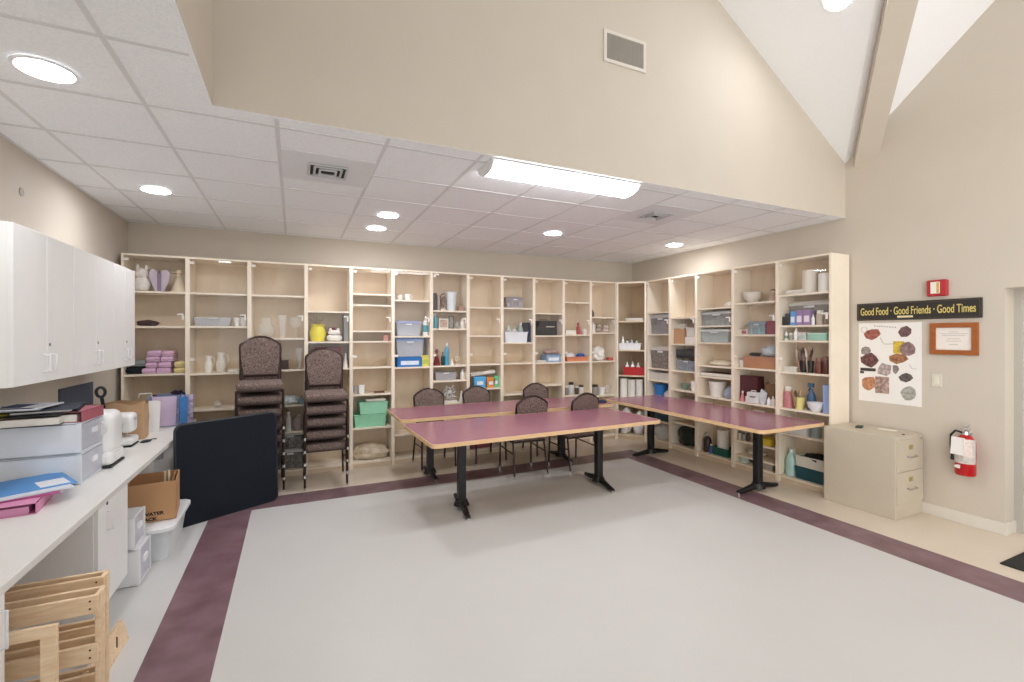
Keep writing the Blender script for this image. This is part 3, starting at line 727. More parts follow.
('b8',4,494,499.5,9,'cup','cup','white cup on the low shelf below the coloured packets','cup',D()),
('b9',0,506,524,11,'tub','lidded_tub','grey lidded tub alone on a top shelf, above the white basket','tub',D(c='b9b4b6',lid='8f8a8c',fill='8c8590',t=.22)),
('b9',1,505,527.5,10.5,'open','basket','white basket holding clear bottles','basket',D(c='e6e9ee',t=.22)),
('b9',1,506.5,512,16,'bottle','bottle','clear grey bottle, left one in the white basket','bottle',D(c='c9d3d4',cap='dfe6e6',df=.09,lift=.6)),
('b9',1,512.8,518,15,'bottle','bottle','pale bottle, middle one in the white basket','bottle',D(c='dfe6e6',cap='bfcccc',df=.09,lift=.6)),
('b9',1,518.8,524,19,'bottle','bottle','grey green bottle, right and tallest in the white basket','bottle',D(c='a9bcb8',cap='e9eeee',df=.09,lift=.6)),
('b9',1,528,530,20,'book','binder','dark navy binder standing right of the white basket','binder',D(c='1f2740',t=.2)),
('b9',1,530.3,532.3,17,'book','binder','blue binder at the right side panel beside the dark navy one','binder',D(c='4a5f94',t=.2)),
('b10',1,536.5,557,14.5,'case','equipment_case','black equipment case with metal latches on the shelf','case',D(t=.24)),
('b10',2,547.5,561.5,7.5,'box','carton','blue and white carton below the black case','carton',D(c='8fa9c6',band='e9edf2',t=.2)),
('b10',2,546,560,5,'cloth','cloth','brown pink cloth lying on the blue and white carton','cloth',D(c='b79a90',seed=3,lift=8,t=.18)),
('b10',2,537,546.5,1.8,'papers','paper_stack','flat white papers left of the blue and white carton','papers',D(t=.2)),
('b11',1,565.5,576.5,4.5,'flat','book','pale book lying flat left of the red cone','book',D(c='d7c9b4',t=.18)),
('b11',1,577,583,13,'figure','red_cone','red cone shaped figurine on the shelf above the orange tray','figurine',D(c='a93a3c',head='a93a3c')),
('b11',1,583.6,588,5.5,'jar','jar','small white jar right of the red cone figurine','jar',D(c='e6e1da')),
('b11',2,567,588,4.5,'open','tray','orange shallow tray holding a white packet and blue ribbons','tray',D(c='d98a66',t=.22)),
('b11',2,567.5,577,8,'bag','packet','white plastic packet lying in the orange tray','packet',D(c='dfe2e2',t=.12,seed=6,lift=1,df=.08)),
('b11',2,577.5,586,8,'cloth','ribbon_bundle','blue ribbon bundle in the orange tray','ribbon',D(c='3f5fa0',t=.1,seed=8,lift=1,df=.08)),
('b11',3,566,569.5,9,'jar','jar','grey jar, leftmost on the shelf behind the right chair','jar',D(c='8f8a86',cap='dcd8d0')),
('b11',3,570,575,12.5,'jar','jar','tall white jar with a black lid, behind the right chair','jar',D(c='d6d3cf',cap='26221f')),
('b11',3,576,579.5,8.5,'jar','jar','dark brown jar beside the tall black lidded jar','jar',D(c='4b3b33',cap='d6d1c8')),
('b11',3,580,585,9,'jar','jar','white jar with a dark lid, rightmost of the jar row behind the chair','jar',D(c='ded9d0',cap='453a34')),
('b12',0,591.8,595,7,'bottle','bottle','dark brown bottle on the top shelf near the back corner','bottle',D(c='4d4038',cap='2d2622')),
('b12',1,592.6,596,10,'bottle','bottle','white bottle left of the grey pink figurines near the corner','bottle',D(c='e9e3d8')),
('b12',1,597,603,8.5,'plush','figurine','grey brown animal figurine near the back corner, left one','figurine',D(c='a39489',seed=11)),
('b12',1,604,611,8,'plush','figurine','pale pink animal figurine near the back corner, right one','figurine',D(c='c9b8aa',seed=12)),
('b12',2,594,609,15.5,'bag','bag','crumpled white bag on the shelf beside the corner unit','bag',D(c='eeeae4',seed=13)),
('b12',2,609.5,613.5,3,'box','small_box','flat red box beside the crumpled white bag','box',D(c='b5564f',bev=.002)),
('b12',3,594,600,10.5,'jar','jar','grey jar with a dark lid, left on the shelf beside the corner unit','jar',D(c='9a938c',cap='3a332f')),
('b12',3,601,606,7.5,'cup','cup','white cup between two jars beside the corner unit','cup',D(handle=False)),
('b12',3,606.8,613,9,'vase','glass_jar','clear glass jar right of the white cup beside the corner unit','jar',D(variant=1)),
('b8',5,471,490,15,'box','storage_box','dull maroon box on the floor shelf seen between the chair legs','box',D(c='8a4a50',t=.22)),
# --- corner
('c',0,626,644,3,'papers','paper_stack','white paper stack on the top shelf of the corner unit','papers',D(t=.2)),
('c',1,618.5,641,6.5,'open','tray','white tray full of bottles in the corner unit','tray',D(c='e9ebee',t=.2)),
('c',1,621,624.4,12.5,'bottle','bottle','white bottle, leftmost in the white corner tray','bottle',D(df=.08,lift=.6)),
('c',1,625.4,629,10,'bottle','bottle','dark capped bottle, second in the white corner tray','bottle',D(c='d3dad6',cap='3a4a44',df=.08,lift=.6)),
('c',1,630,633.6,9,'bottle','bottle','pale blue bottle, third in the white corner tray','bottle',D(c='c2d0dc',df=.08,lift=.6)),
('c',1,634.6,638.4,10,'bottle','bottle','green grey bottle, rightmost in the white corner tray','bottle',D(c='b9c4b8',cap='5a6a5c',df=.08,lift=.6)),
('c',2,623,645,8,'open','red_box','red open box of white bottles in the corner unit','box',D(c='b3272c',t=.2)),
('c',2,625,629,12,'bottle','bottle','white bottle, left one in the red box','bottle',D(df=.08,lift=.6)),
('c',2,630.5,634.5,12.5,'bottle','bottle','white bottle with a red band, middle one in the red box','bottle',D(band='c24a48',df=.08,lift=.6)),
('c',2,636,640,11.5,'bottle','bottle','cream bottle, right one in the red box','bottle',D(c='e9dfcf',df=.08,lift=.6)),
('c',3,619,627,19,'roll','paper_roll','white paper roll standing left in the corner unit','roll',D(df=.05)),
('c',3,627.5,635,18,'roll','paper_roll','white paper roll standing in the middle of the corner unit','roll',D(c='e6e4de')),
('c',3,635.5,643,18.5,'roll','paper_roll','white paper roll standing right in the corner unit','roll',D(c='ebe9e4')),
('c',4,618,631,27,'bag','bag','white plastic bag on the floor shelf of the corner unit, left','bag',D(c='f2f2f2',seed=21)),
('c',4,632,644,24,'bag','bag','white plastic bag on the floor shelf of the corner unit, right','bag',D(c='eaeaea',seed=22)),
# --- right wall, from the corner towards the file cabinet
('r1',1,648.5,668.5,19.5,'tub','storage_bin','grey lidded bin in the right wall unit beside the corner, upper','bin',D(c='a9a6a8',lid='c9c7c6',fill='8a868a',t=.24)),
('r1',2,648.5,668.5,22,'tub','storage_bin','brownish grey lidded bin beneath the upper grey one','bin',D(c='a39a94',lid='d6d0c8',fill='857b75',t=.24,seed=5)),
('r1',3,648.5,668.5,7.5,'open','tray','white tray of dark odds and ends beneath the grey bins','tray',D(c='d9d4cc',t=.2)),
('r1',4,651,661,12,'bucket','bucket','blue bucket near the far end of the right table','bucket',D()),
('r1',4,662,668.5,8,'bag','packet','pinkish white packet right of the blue bucket','packet',D(c='d9cfd6',seed=9)),
('r1',5,650,668.5,8,'box','storage_box','dark teal box beneath the far end of the right table','box',D(c='1c3c4c',t=.24)),
('r1',6,651,668.5,16,'bag','bag','grey white bag on the floor shelf behind the far right table leg','bag',D(c='c9cac6',seed=24,t=.22)),
('r2',1,672,683.5,15,'paperbag','paper_bag','brown paper bag on the right wall shelf','bag',D(t=.16)),
('r2',1,673,682,20,'papers','paper_stack','white papers sticking out of the brown paper bag','papers',D(t=.03,df=.12,c='eeeae2')),
('r2',1,685.5,695,7,'box','box','white box right of the brown paper bag','box',D(c='ebe6de',t=.2)),
('r2',1,686.5,694.5,9,'open','basket','small white basket standing on the white box','basket',D(c='dedad4',lift=7.2,t=.16)),
('r2',2,676.5,695,12,'tub','tub','blue grey clear tub beneath the black box','tub',D(c='b3bcc6',lid=None,fill='66727e',t=.24,full=.85)),
('r2',2,676.5,695,9,'box','box','black box resting on the blue grey tub','box',D(c='22242a',lift=12.4,t=.22)),
('r2',3,678,686,6,'bowl','bowl','grey green bowl on the shelf below the blue grey tub','bowl',D(c='7b8f82')),
('r2',3,689,695,9.5,'cup','cup','white cup right of the grey green bowl','cup',D(handle=False)),
('r2',4,675,695,5.5,'cloth','cloth','brownish pink cloth lying on the shelf just above the right table','cloth',D(c='8f7670',seed=17,t=.2)),
('r2',6,672,695,21,'bag','duffel_bag','large dark green black bag on the floor shelf under the right table','bag',D(c='23302a',seed=26,t=.24)),
('r3',0,723,731.5,6,'cloth','cloth','small white cloth at the right end of an upper right wall shelf','cloth',D(c='e6dfd4',seed=3)),
('r3',1,702,731.5,14,'tub','lidded_tub','grey clear lidded tub, upper of two on the right wall','tub',D(c='b5b9b6',lid='cfd1ce',fill='7f837e',t=.24,seed=7)),
('r3',2,700,729,13,'tub','lidded_tub','pale aqua clear lidded tub, lower of two on the right wall','tub',D(c='d0dad8',lid='dde4e2',fill='aab4b2',t=.24,seed=9)),
('r3',3,705,729,6,'cloth','folded_cloth','cream folded cloth below the two lidded tubs','cloth',D(c='e3d8c4',seed=19,t=.22)),
('r3',4,698,731,3.5,'flat','book','flat dark brown album on the narrow shelf','album',D(c='4a3034',t=.22)),
('r3',5,704,721,15,'bucket','basket','round white basket on the shelf just above the right table','basket',D(c='e9e4dc')),
('r3',5,722,731.5,13,'bag','bag','blue grey bag right of the round white basket','bag',D(c='9aa6b8',seed=28)),
('r3',6,702,708.5,19,'bottle','bottle','dark brown bottle on the floor shelf under the right table','bottle',D(c='3a2a26',cap='c9bfb2')),
('r3',6,709,712,9,'bottle','bottle','small blue bottle next to the dark brown bottle','bottle',D(c='4a62a6')),
('r3',6,712.5,728,8,'open','tub','dark green tub on the floor shelf under the right table','tub',D(c='1e5a50',t=.17)),
('r3',6,715.5,724.5,24,'roll','paper_roll','tall white paper roll standing in the dark green tub','roll',D(df=.075,lift=.6)),
('r4',0,734,760,11,'bowl','serving_dish','white flared dish on the top shelf of the carton unit','dish',D(c='ded9d0')),
('r4',0,766,775,12,'figure','figurine','brownish pink figurine right of the white flared dish','figurine',D(c='b9a090',hat='8a6f60')),
('r4',1,735.5,741.5,5.5,'box','small_box','small white box left of the grey blue tub','box',D(c='e6dccd')),
('r4',1,742,748,5.5,'box','small_box','small red and white box touching the grey blue tub','box',D(c='cfb5ae',band='a04a50')),
('r4',1,748.5,766,13,'tub','lidded_tub','grey blue lidded tub with teal contents','tub',D(c='a9bcc4',lid='7f919c',fill='5f9aa0',t=.22,seed=4)),
('r4',1,767,775.5,13,'book','book','thick maroon book right of the grey blue tub','book',D(c='8a3f4a',t=.2)),
('r4',2,736,743,7.5,'cup','mug','white mug with dark print left of the orange brown carton','mug',D(c='e4e0da')),
('r4',2,744,775.5,11.5,'box','carton','orange brown carton with two dark holes','carton',D(c='b3805f',t=.24)),
('r4',2,748,757.5,4,'cloth','cloth','black cloth on the left end of the orange brown carton','cloth',D(c='201a1c',lift=12,t=.12,seed=31)),
('r4',2,758,774,12,'bag','bag','pale blue grey bag on the orange brown carton','bag',D(c='b7c3ca',lift=12,t=.2,seed=32)),
('r4',3,737,755,26,'box','gift_box','tall maroon box with a white sticker','box',D(c='4d1f23',t=.12,df=.1)),
('r4',3,739,744,12,'figure','figurine','pink and white figurine before the tall maroon box','figurine',D(c='d88a8c',head='f0dcd2')),
('r4',3,746,758,11,'case','label_maker','white craft machine with dark buttons before the tall maroon box','machine',D(c='dddbd8',latch='2a2a2e',t=.09,df=.02)),
('r4',3,758.5,765,16,'cloth','cloth','light grey cloth heap right of the white craft machine','cloth',D(c='c9c9cc',seed=33)),
('r4',3,765.5,774.5,20,'paperbag','paper_bag','brown paper bag right of the grey cloth heap','bag',D(c='7d5f45',t=.13,df=.13)),
('r4',3,767,770,7.5,'bottle','bottle','small white bottle, left of two before the brown paper bag','bottle',D()),
('r4',3,771,774,9,'bottle','bottle','small white bottle, right of two before the brown paper bag','bottle',D(c='e2ded6')),
('r4',4,751,761,7,'bowl','bowl','white bowl just above the surface of the right table','bowl',D()),
('r4',4,764,769,6,'cup','cup','white cup right of the bowl above the right table','cup',D()),
('r4',5,738,741,8.5,'jar','jar','white jar, left of a dark lidded row under the right table','jar',D(c='d8d2c8',cap='2a2523')),
('r4',5,742,745,8,'jar','jar','grey jar, second of a dark lidded row under the right table','jar',D(c='a9a49c',cap='2a2523')),
('r4',5,746,749.5,8,'jar','jar','dark jar, third of the row under the right table','jar',D(c='40383a',cap='2a2523')),
('r4',5,759,771,6.5,'box','box','yellow box right of the near right table leg','box',D(c='d6be3a',t=.16)),
('r4',6,740,765,5,'bowl','dish','wide pale dish under the right table','dish',D(c='dcd3c4')),
('r4',7,734.5,743.5,7.5,'roll','roll','grey green roll on the floor shelf behind the table leg','roll',D(c='b9c4bc')),
('r4',7,757,773,6,'box','box','grey brown box on the floor shelf behind the near table leg','box',D(c='a39a90',t=.2)),
('r5',0,800,815,23,'roll','canister','tall white drum on the top shelf nearest the file cabinet','canister',D(c='e6ded2',df=.08)),
('r5',0,816.5,828.5,18,'roll','canister','shorter white drum at the right end of the top shelf','canister',D(c='ebe6de',df=.03)),
('r5',0,787,803,4,'papers','paper_stack','cream papers lying left of the tall white drum','papers',D(t=.12,df=.02)),
('r5',1,785,828,24,'tub','lidded_tub','grey clear lidded tub behind the purple packs','tub',D(c='b7b2ac',lid='c9c5bf',fill='8f867e',t=.12,df=.15,seed=12)),
('r5',1,781,785.5,9,'box','box','small black box, left of two black boxes beside the blue pack','box',D(c='1f2026')),
('r5',1,786,790.6,12,'box','box','taller black box touching the blue pack','box',D(c='24252c')),
('r5',1,791.3,796.6,14,'box','carton','blue and white pack left of the purple packs','carton',D(c='5d9fdc',band='eef2f6')),
('r5',1,797.3,803.8,15,'box','carton','purple and white pack, left of the purple pair','carton',D(c='9d7fb0',band='efe6ee')),
('r5',1,804.5,811.5,15,'box','carton','purple and white pack, right of the purple pair','carton',D(c='967aa8',band='efe6ee')),
('r5',1,812,815,10,'bottle','bottle','slim white bottle right of the purple pair','bottle',D()),
('r5',1,815.6,822.5,14,'jar','jar','wide beige jar with a white lid right of the purple packs','jar',D(c='b8aa9a',cap='efe9df')),
('r5',1,823.2,828,12,'jar','jar','brown jar at the end of the purple pack shelf','jar',D(c='8f7a68',cap='d9d0c4')),
('r5',2,784.5,788,9,'bottle','bottle','white bottle with green band, left on the narrow shelf','bottle',D(band='7fa07a')),
('r5',2,789,793,7.5,'jar','jar','grey jar left of the taller white bottle on the narrow shelf','jar',D(c='a7a59c')),
('r5',2,794,798.2,12,'bottle','bottle','taller white bottle in the middle of the narrow shelf','bottle',D()),
('r5',2,799,807,8.5,'box','carton','small white and pink pack left of the mint box','carton',D(c='d9cdca',band='a8c0bc')),
('r5',2,808.5,827,7.5,'box','box','mint green box on the narrow shelf','box',D(c='9cc9b8',lid='b9dccd',t=.14)),
('r5',3,782,797,5,'papers','paper_stack','pale papers heaped left of the black brush pot','papers',D(t=.14,seed=9)),
('r5',3,799,806,12,'cup','brush_pot','black pot of paint brushes, left of two','pot',D(c='191a1c',handle=False)),
('r5',3,806.5,813,12,'cup','brush_pot','black pot of paint brushes, right of two','pot',D(c='222326',handle=False)),
('r5',3,814.5,821,15,'jar','jar','red brown jar right of the black brush pots','jar',D(c='6e3d2f',cap='8a5a44')),
('r5',3,821.7,828,17,'jar','jar','dark red brown jar at the end of the brush shelf','jar',D(c='5a3226',cap='7a4a3a')),
('r5',4,782.5,791,22,'jar','jar','tall pink jar with a clear white top','jar',D(c='c07c80',cap='d9d2c6')),
('r5',4,793.5,803,12,'cup','stick_cup','pale yellow cup of wooden sticks','cup',D(c='e3d98f',handle=False)),
('r5',4,806.5,814.5,26,'spray','spray_bottle','slate blue spray bottle standing behind the white bowl','bottle',D(c='4a6a8c',cap='4a6a8c',df=.14)),
('r5',4,804.5,820,9,'bowl','bowl','white bowl in front of the slate blue spray bottle','bowl',D(df=.0,c='e9ebee')),
('r5',4,823.5,829,27,'box','carton','tall light blue box at the end of the spray bottle shelf','carton',D(c='93abd6',t=.14)),
('r5',5,785,808,12,'open','bin','white bin under the near corner of the right table','bin',D(c='e2e2e4',t=.2)),
('r5',5,809.5,819,10,'roll','can','grey metal can right of the white bin','can',D(c='8f9a96')),
('r5',6,783.5,795,27,'bottle','jug','aqua plastic jug beside the teal tub','jug',D(c='b9dcd6',cap='e6f0ee',variant='jug')),
('r5',6,796,828,12,'open','tub','dark teal tub on the floor shelf beside the file cabinet','tub',D(c='1d4e5a',t=.24)),
('r5',6,796.5,828,11,'open','basket','white slatted basket standing on the dark teal tub','basket',D(c='e4e1d6',t=.24,lift=12.4)),
('r5',6,800,828,9,'cloth','cord_heap','black heap of cords in the white slatted basket','cords',D(c='17181b',lift=19,t=.2,seed=41)),
]
for row in G:
    key, s, u0, u1, hp, kind, nm, lab, cat, kw = row
    kw = dict(kw); grp = kw.pop('group', None)
    put(key, s, u0, u1, hp, kind, nm, lab, cat, grp, **kw)
# brushes and sticks standing in their pots
def in_pot(key, s, uc, hp, n, name, label, group, cols, tips, spread, df=.085):
    q = BAYS[key]; far = (XF+df)/XF; f = (uc-q.u0)/(q.u1-q.u0); p = q.p0.lerp(q.p1, f); p = Vector((p.x+df, p.y*far)); k = q.d/FPX*far
    rr = random.Random(int(uc))
    for i in range(n):
        a = 2*PI*i/n; h = hp*k*rr.uniform(.85, 1)
        t = thing(name, label[i % len(label)], 'brush' if name == 'paint_brush' else 'stick', (p.x+.014*math.cos(a), p.y+.014*math.sin(a), q.z[s]+.012), 0, group)
        t.rotation_euler = (-math.sin(a)*spread, math.cos(a)*spread, 0)
        for nme, bb, mm in b_paintbrush(.01, .01, h, cols[i % len(cols)], tips[i % len(tips)]): bb.done(nme, mm, t)
in_pot('r5', 3, 802.5, 25, 8, 'paint_brush', ['paint brush with a long handle standing in the left black pot'], 'paint brushes in the left black pot', ['c9b79a', '7a3a2a', '2a3a5a'], ['e6dccb', '8a6a4a', '2a2320'], .13)
in_pot('r5', 3, 809.8, 25, 8, 'paint_brush', ['paint brush with a long handle standing in the right black pot'], 'paint brushes in the right black pot', ['8a3a2a', 'd0c0a4', '3a2a22'], ['3a2c22', 'e0d4c0', 'a08060'], .13)
in_pot('r5', 4, 798.2, 20, 7, 'wooden_stick', ['thin wooden stick standing in the pale yellow cup'], 'wooden sticks in the yellow cup', ['a98a62', '6b5138', 'c4ab84'], ['a98a62', '6b5138', 'c4ab84'], .2)

# ------------------------------------------------------------------ tables
def pedestal_table(label, loc, rotz, L_, W_, legs, group='maroon topped pedestal tables', Ht=.75, skew=0):
    t = thing('pedestal_table', label, 'table', loc, rotz, group)
    r = .05; pts = []
    for sx, sy, a0 in ((1, 1, 0), (-1, 1, 90), (-1, -1, 180), (1, -1, 270)):
        for k in range(6):
            a = math.radians(a0+18*k); pts.append((sx*(L_/2-r)+r*math.cos(a), sy*(W_/2-r)+r*math.sin(a)))
    b = B(); n = len(pts)
    for z in (Ht-.03, Ht): b.b.faces.new([b.b.verts.new((p[0]*.9965, p[1]*.991, z)) for p in pts])
    for i in range(n):
        A_, C_ = pts[i], pts[(i+1) % n]
        b.b.faces.new([b.b.verts.new((q[0]*.9965, q[1]*.991, z)) for q, z in ((A_, Ht-.03), (C_, Ht-.03), (C_, Ht), (A_, Ht))])
    bmesh.ops.remove_doubles(b.b, verts=b.b.verts, dist=1e-5); b.done('table_top', LAMINATE, t)
    b = B()
    rings = [[b.b.verts.new((p[0]*s, p[1]*q, z)) for p in pts] for s, q, z in ((.996, .99, Ht-.034), (1, 1, Ht-.034), (1, 1, Ht+.0005), (.9965, .991, Ht+.0008), (.9965, .991, Ht-.01))]
    for A_, C_ in zip(rings, rings[1:]):
        for i in range(n): b.b.faces.new((A_[i], A_[(i+1) % n], C_[(i+1) % n], C_[i]))
    b.b.faces.new(rings[0])
    b.done('edge_band', EDGEWOOD, t)
    for x in legs:
        c = B().box((x, 0, (Ht-.05)/2+.04), (.075, .075, Ht-.12), None, .012)
        p = c.done('column', BLACK, t)
        B().box((x, 0, Ht-.045), (.1, W_*.62, .022), None, .004).done('top_bracket', BLACK, t)
        b = B(); f = W_*.31
        b.tube([(x+k_*math.tan(skew), k_, z_) for k_, z_ in ((-f, .026), (-f*.7, .034), (-.09, .052), (.09, .052), (f*.7, .034), (f, .026))], [.02, .026, .032, .032, .026, .02], 10)
        b.cyl((x, 0, .035), .075, .05, 20, None, .055)
        ft = b.done('foot_base', BLACK, t)
        for s in (-1, 1): B().cyl((x+s*(f-.01)*math.tan(skew), s*(f-.01), 0), .018, .022, 14).done('glide', CHROME, ft)
    return t
pedestal_table('maroon pedestal table in front, nearest the camera', (2.25, 4.235, 0), math.radians(1.8), 2.50, 1.0, (-.81, .80), skew=.16)
pedestal_table('maroon pedestal table behind the front one, before the back shelves', (2.40, 5.355, 0), 0, 2.77, .84, (-.955, .825))
pedestal_table('maroon pedestal table along the right wall shelves', (4.44, 4.18, 0), PI/2, 2.46, .97, (-.82, .81))
t = thing('dust_brush', 'dark blue headed brush with a thin stick handle on the rear table end', 'brush', (3.70, 5.09, .752), math.radians(150))
B().tube([(.04, 0, .012), (.34, 0, .014)], .007).done('handle', M('3b2c28', .5, .05), t)
B().blob((0, 0, .016), (.13, .07, .044), 3, .1).done('head', M('27324f', .6, .1), t)

# ------------------------------------------------------------------ stacking chairs
def shield(w0, w1, z0, z1, zp):
    p = [(-w0, z0), (w0, z0), (w1*.97, z0+(z1-z0)*.5), (w1, z1-.03)]
    for k in range(9):
        a = k/8; x = w1*(1-2*a)
        p.append((x*.985, z1+(zp-z1)*(1-abs(1-2*a)**1.9)))
    p += [(-w1, z1-.03), (-w1*.97, z0+(z1-z0)*.5)]
    return p
def make_chair():
    t = thing('banquet_chair', 'chair', 'chair', (0, 0, 0))
    b = B().box((0, -.01, .445), (.425, .44, .075), None, .032, 4); b.done('seat', FABRIC, t, smooth=True)
    B().tube([(-.2, -.2, .402), (.2, -.2, .402), (.2, .19, .402), (-.2, .19, .402)], .011, 8, True).done('seat_frame', BROWN_METAL, t)
    tilt = Matrix.Translation((0, .188, .5)) @ RX(-.17) @ Matrix.Translation((0, 0, -.5))
    out = shield(.166, .187, .535, .86, .945)
    B().prism(out, .04, tilt, .012).done('backrest', FABRIC, t, smooth=True)
    ring = [tilt @ Vector((p[0]*1.02, .02, .535+(p[1]-.535)*1.012)) for p in out]
    B().tube(ring, .0165, 8, True).done('back_frame', BROWN_METAL, t)
    for s in (-1, 1):
        l = B().tube([(s*.212, -.215, .012), (s*.206, -.2, .41)], .0115).done('leg', BROWN_METAL, t)
        B().cyl((s*.212, -.215, 0), .0155, .03, 12).done('ferrule', CHROME, l)
        l = B().tube([(s*.212, .255, .012), (s*.198, .175, .40), (s*.18, .19, .48), (s*.168, .21, .56)], .0115).done('leg', BROWN_METAL, t)
        B().cyl((s*.212, .255, 0), .0155, .03, 12).done('ferrule', CHROME, l)
        B().tube([(s*.209, -.209, .29), (s*.208, .205, .27)], .008).done('stretcher', BROWN_METAL, t)
    return t
chair0 = make_chair(); used = [False]
def chair(x, y, z, rz, label, group):
    c = copy_tree(chair0) if used[0] else chair0
    used[0] = True
    c.location = (x, y, z); c.rotation_euler.z = rz; c['label'] = label; c['group'] = group
    return c
g = 'chairs around the two middle tables'
chair(1.60, 5.73, 0, 0, 'brown banquet chair facing the camera behind the rear table, leftmost', g)
chair(2.27, 5.71, 0, .05, 'brown banquet chair behind the rear table, in front of the flower ornament shelf', g)
chair(3.17, 5.72, 0, -.03, 'brown banquet chair facing the camera behind the rear table, rightmost', g)
chair(2.50, 5.045, 0, PI-.04, 'brown banquet chair seen from behind between the two tables, left one', g)
chair(3.17, 4.985, 0, PI+.06, 'brown banquet chair seen from behind between the two tables, right one', g)
ordn = ['lowest', 'second from the floor', 'third from the floor', 'fourth from the floor', 'fifth from the floor', 'topmost']
for n, x, y, nm in ((6, -.318, 5.63, 'left'), (5, .315, 5.60, 'right')):
    for k in range(n):
        o = ordn[k] if k < n-1 else 'topmost'
        chair(x, y-.024*k, .1365*k, .05 if n == 6 else 0, 'brown banquet chair in the %s stack, %s' % (nm, o), 'stacked brown banquet chairs')

# folded square table standing on edge, leaning lightly back
a, b_ = Vector((-.895, 4.76)), Vector((-.15, 5.20)); d = (b_-a); an = math.atan2(d.y, d.x); c = (a+b_)/2
t = thing('folding_table', 'dark navy square folding table standing on edge before the left chair stack', 'table', (c.x, c.y, 0), an)
t.rotation_euler = (-.03, 0, an)
def rr(w, h, r, n=6):
    p = []
    for sx, sz, a0 in ((1, 1, 0), (-1, 1, 90), (-1, -1, 180), (1, -1, 270)):
        for k in range(n+1):
            q = math.radians(a0+90*k/n); p.append((sx*(w/2-r)+r*math.cos(q), sz*(h/2-r)+r*math.sin(q)))
    return p
B().prism(rr(.862, .866, .055), .02, Matrix.Translation((0, 0, .437)), .002).done('table_top', M('161b26', .7, .12, 6, spec=.25), t)
b = B(); ring = [(p[0], .012, p[1]+.437) for p in rr(.868, .872, .056)]
b.tube(ring, .0135, 8, True).done('edge_trim', M('23262d', .4, .05), t)
for s in (-1, 1):
    B().tube([(s*.33, .045, .1), (s*.33, .045, .78), (s*.3, .045, .8)], .012).done('folded_leg', BLACK, t)
    B().tube([(s*.24, .062, .82), (s*.24, .062, .2)], .012).done('folded_leg', BLACK, t)
for z in (.1, .75): B().span(-.4, .4, .022, .04, z, z+.03).done('rail', BLACK, t)

# ------------------------------------------------------------------ file cabinet and right wall
FC = M('c3b8a5', .45, .02, 5)
t = thing('file_cabinet', 'beige two drawer file cabinet against the right wall', 'file cabinet', (4.82, 2.29, 0))
B().span(0, .445, .008, .625, .0, .735, .006).done('body', FC, t)
for i, z in enumerate((.135, .422)):
    dw = B().span(.012, .433, -.006, .01, z, z+.283, .003).done('drawer', FC, t)
    B().tube([(.16, -.006, z+.135), (.165, -.03, z+.128), (.28, -.03, z+.128), (.285, -.006, z+.135)], .007).done('pull', CHROME, dw)
    B().span(.19, .255, -.01, -.004, z+.19, z+.23, .002).span(.2, .245, -.012, -.009, z+.197, z+.223).done('label_holder', M('b3a36d', .4, .05, metal=.4), dw)
B().span(.37, .39, -.016, -.004, .69, .71, .002).done('lock', CHROME, t)
for nm, lab, cat, x, y, w, dpt, hh, cc, rz in (('coin_purse', 'small dark green purse on top of the file cabinet', 'purse', 5.03, 2.70, .09, .05, .02, '3f4a3e', .3),
                                          ('envelope', 'white envelope lying on top of the file cabinet', 'envelope', 5.15, 2.52, .07, .14, .004, 'efe9de', .2),
                                          ('key_tag', 'tiny brown key tag at the front edge of the file cabinet', 'key tag', 5.03, 2.335, .03, .02, .006, '6b4420', .4)):
    o = B().box((0, 0, hh/2), (w, dpt, hh), None, min(hh*.3, .004)).done(nm, M(cc, .6, .05), None, (x, y, .7355), rz); tag(o, lab, cat)
XW = XR
t = thing('wall_sign', 'long black wall sign with gold lettering', 'sign', (XW, 2.365, 1.8775), -PI/2)
B().span(-.482, .482, -.022, 0, -.086, .086, .004).done('board', M('2a2420', .5, .08), t)
e = B(); 
for z in (-.074, .074): e.span(-.47, .47, -.0235, -.021, z-.0015, z+.0015)
for x in (-.47, .47): e.span(x-.0015, x+.0015, -.0235, -.021, -.074, .074)
e.done('border_line', M('5c5140', .5, .05), t)
text_mesh('Good Food \u00b7 Good Friends \u00b7 Good Times', .105, .5, 'lettering', M('d9c773', .45, .05), t, (0, -.0225, -.002), (PI/2, 0, 0), .0012, bold=.001)
B().span(-.125, .0, -.0245, -.0215, -.066, -.048).done('plaque', M('e4d8ae', .5, .03), t)
t = thing('fire_alarm', 'red fire alarm box above the black sign', 'fire alarm', (XW, 2.181, 2.068), -PI/2)
B().span(-.073, .073, -.045, 0, -.073, .073, .008).done('body', M('b0262c', .4, .05), t)
B().span(-.042, .026, -.05, -.043, -.05, .055, .003).done('lens', M('e9e3d6', .25, .03), t)
B().span(.004, .022, -.0515, -.0495, -.045, .05, .001).done('marking', M('cfa24c', .4, .1), t)
t = thing('picture_frame', 'wooden framed certificate on the right wall', 'picture frame', (XW, 2.073, 1.611), -PI/2)
b = B()
for z in (-.12, .12): b.span(-.166, .166, -.024, 0, z-.021, z+.021)
for x in (-.145, .145): b.span(x-.021, x+.021, -.024, 0, -.099, .099)
b.done('frame', grain('93501f', 'a8622c', 8, 8, 30, .4), t)
B().span(-.13, .13, -.01, -.002, -.105, .105).done('certificate', M('ece5dc', .5, .02), t)
b = B(); 
for z, w_ in ((.062, .07), (.045, .19), (.028, .16), (.0, .09), (-.02, .11), (-.05, .06)): b.span(-w_/2, w_/2, -.0112, -.0098, z-.0022, z+.0022)
b.done('faint_text_line', M('b9b0ac', .6, .03), t)
t = thing('wall_poster', 'white poster of scattered food photos on the right wall', 'poster', (XW, 2.572, 1.37), -PI/2)
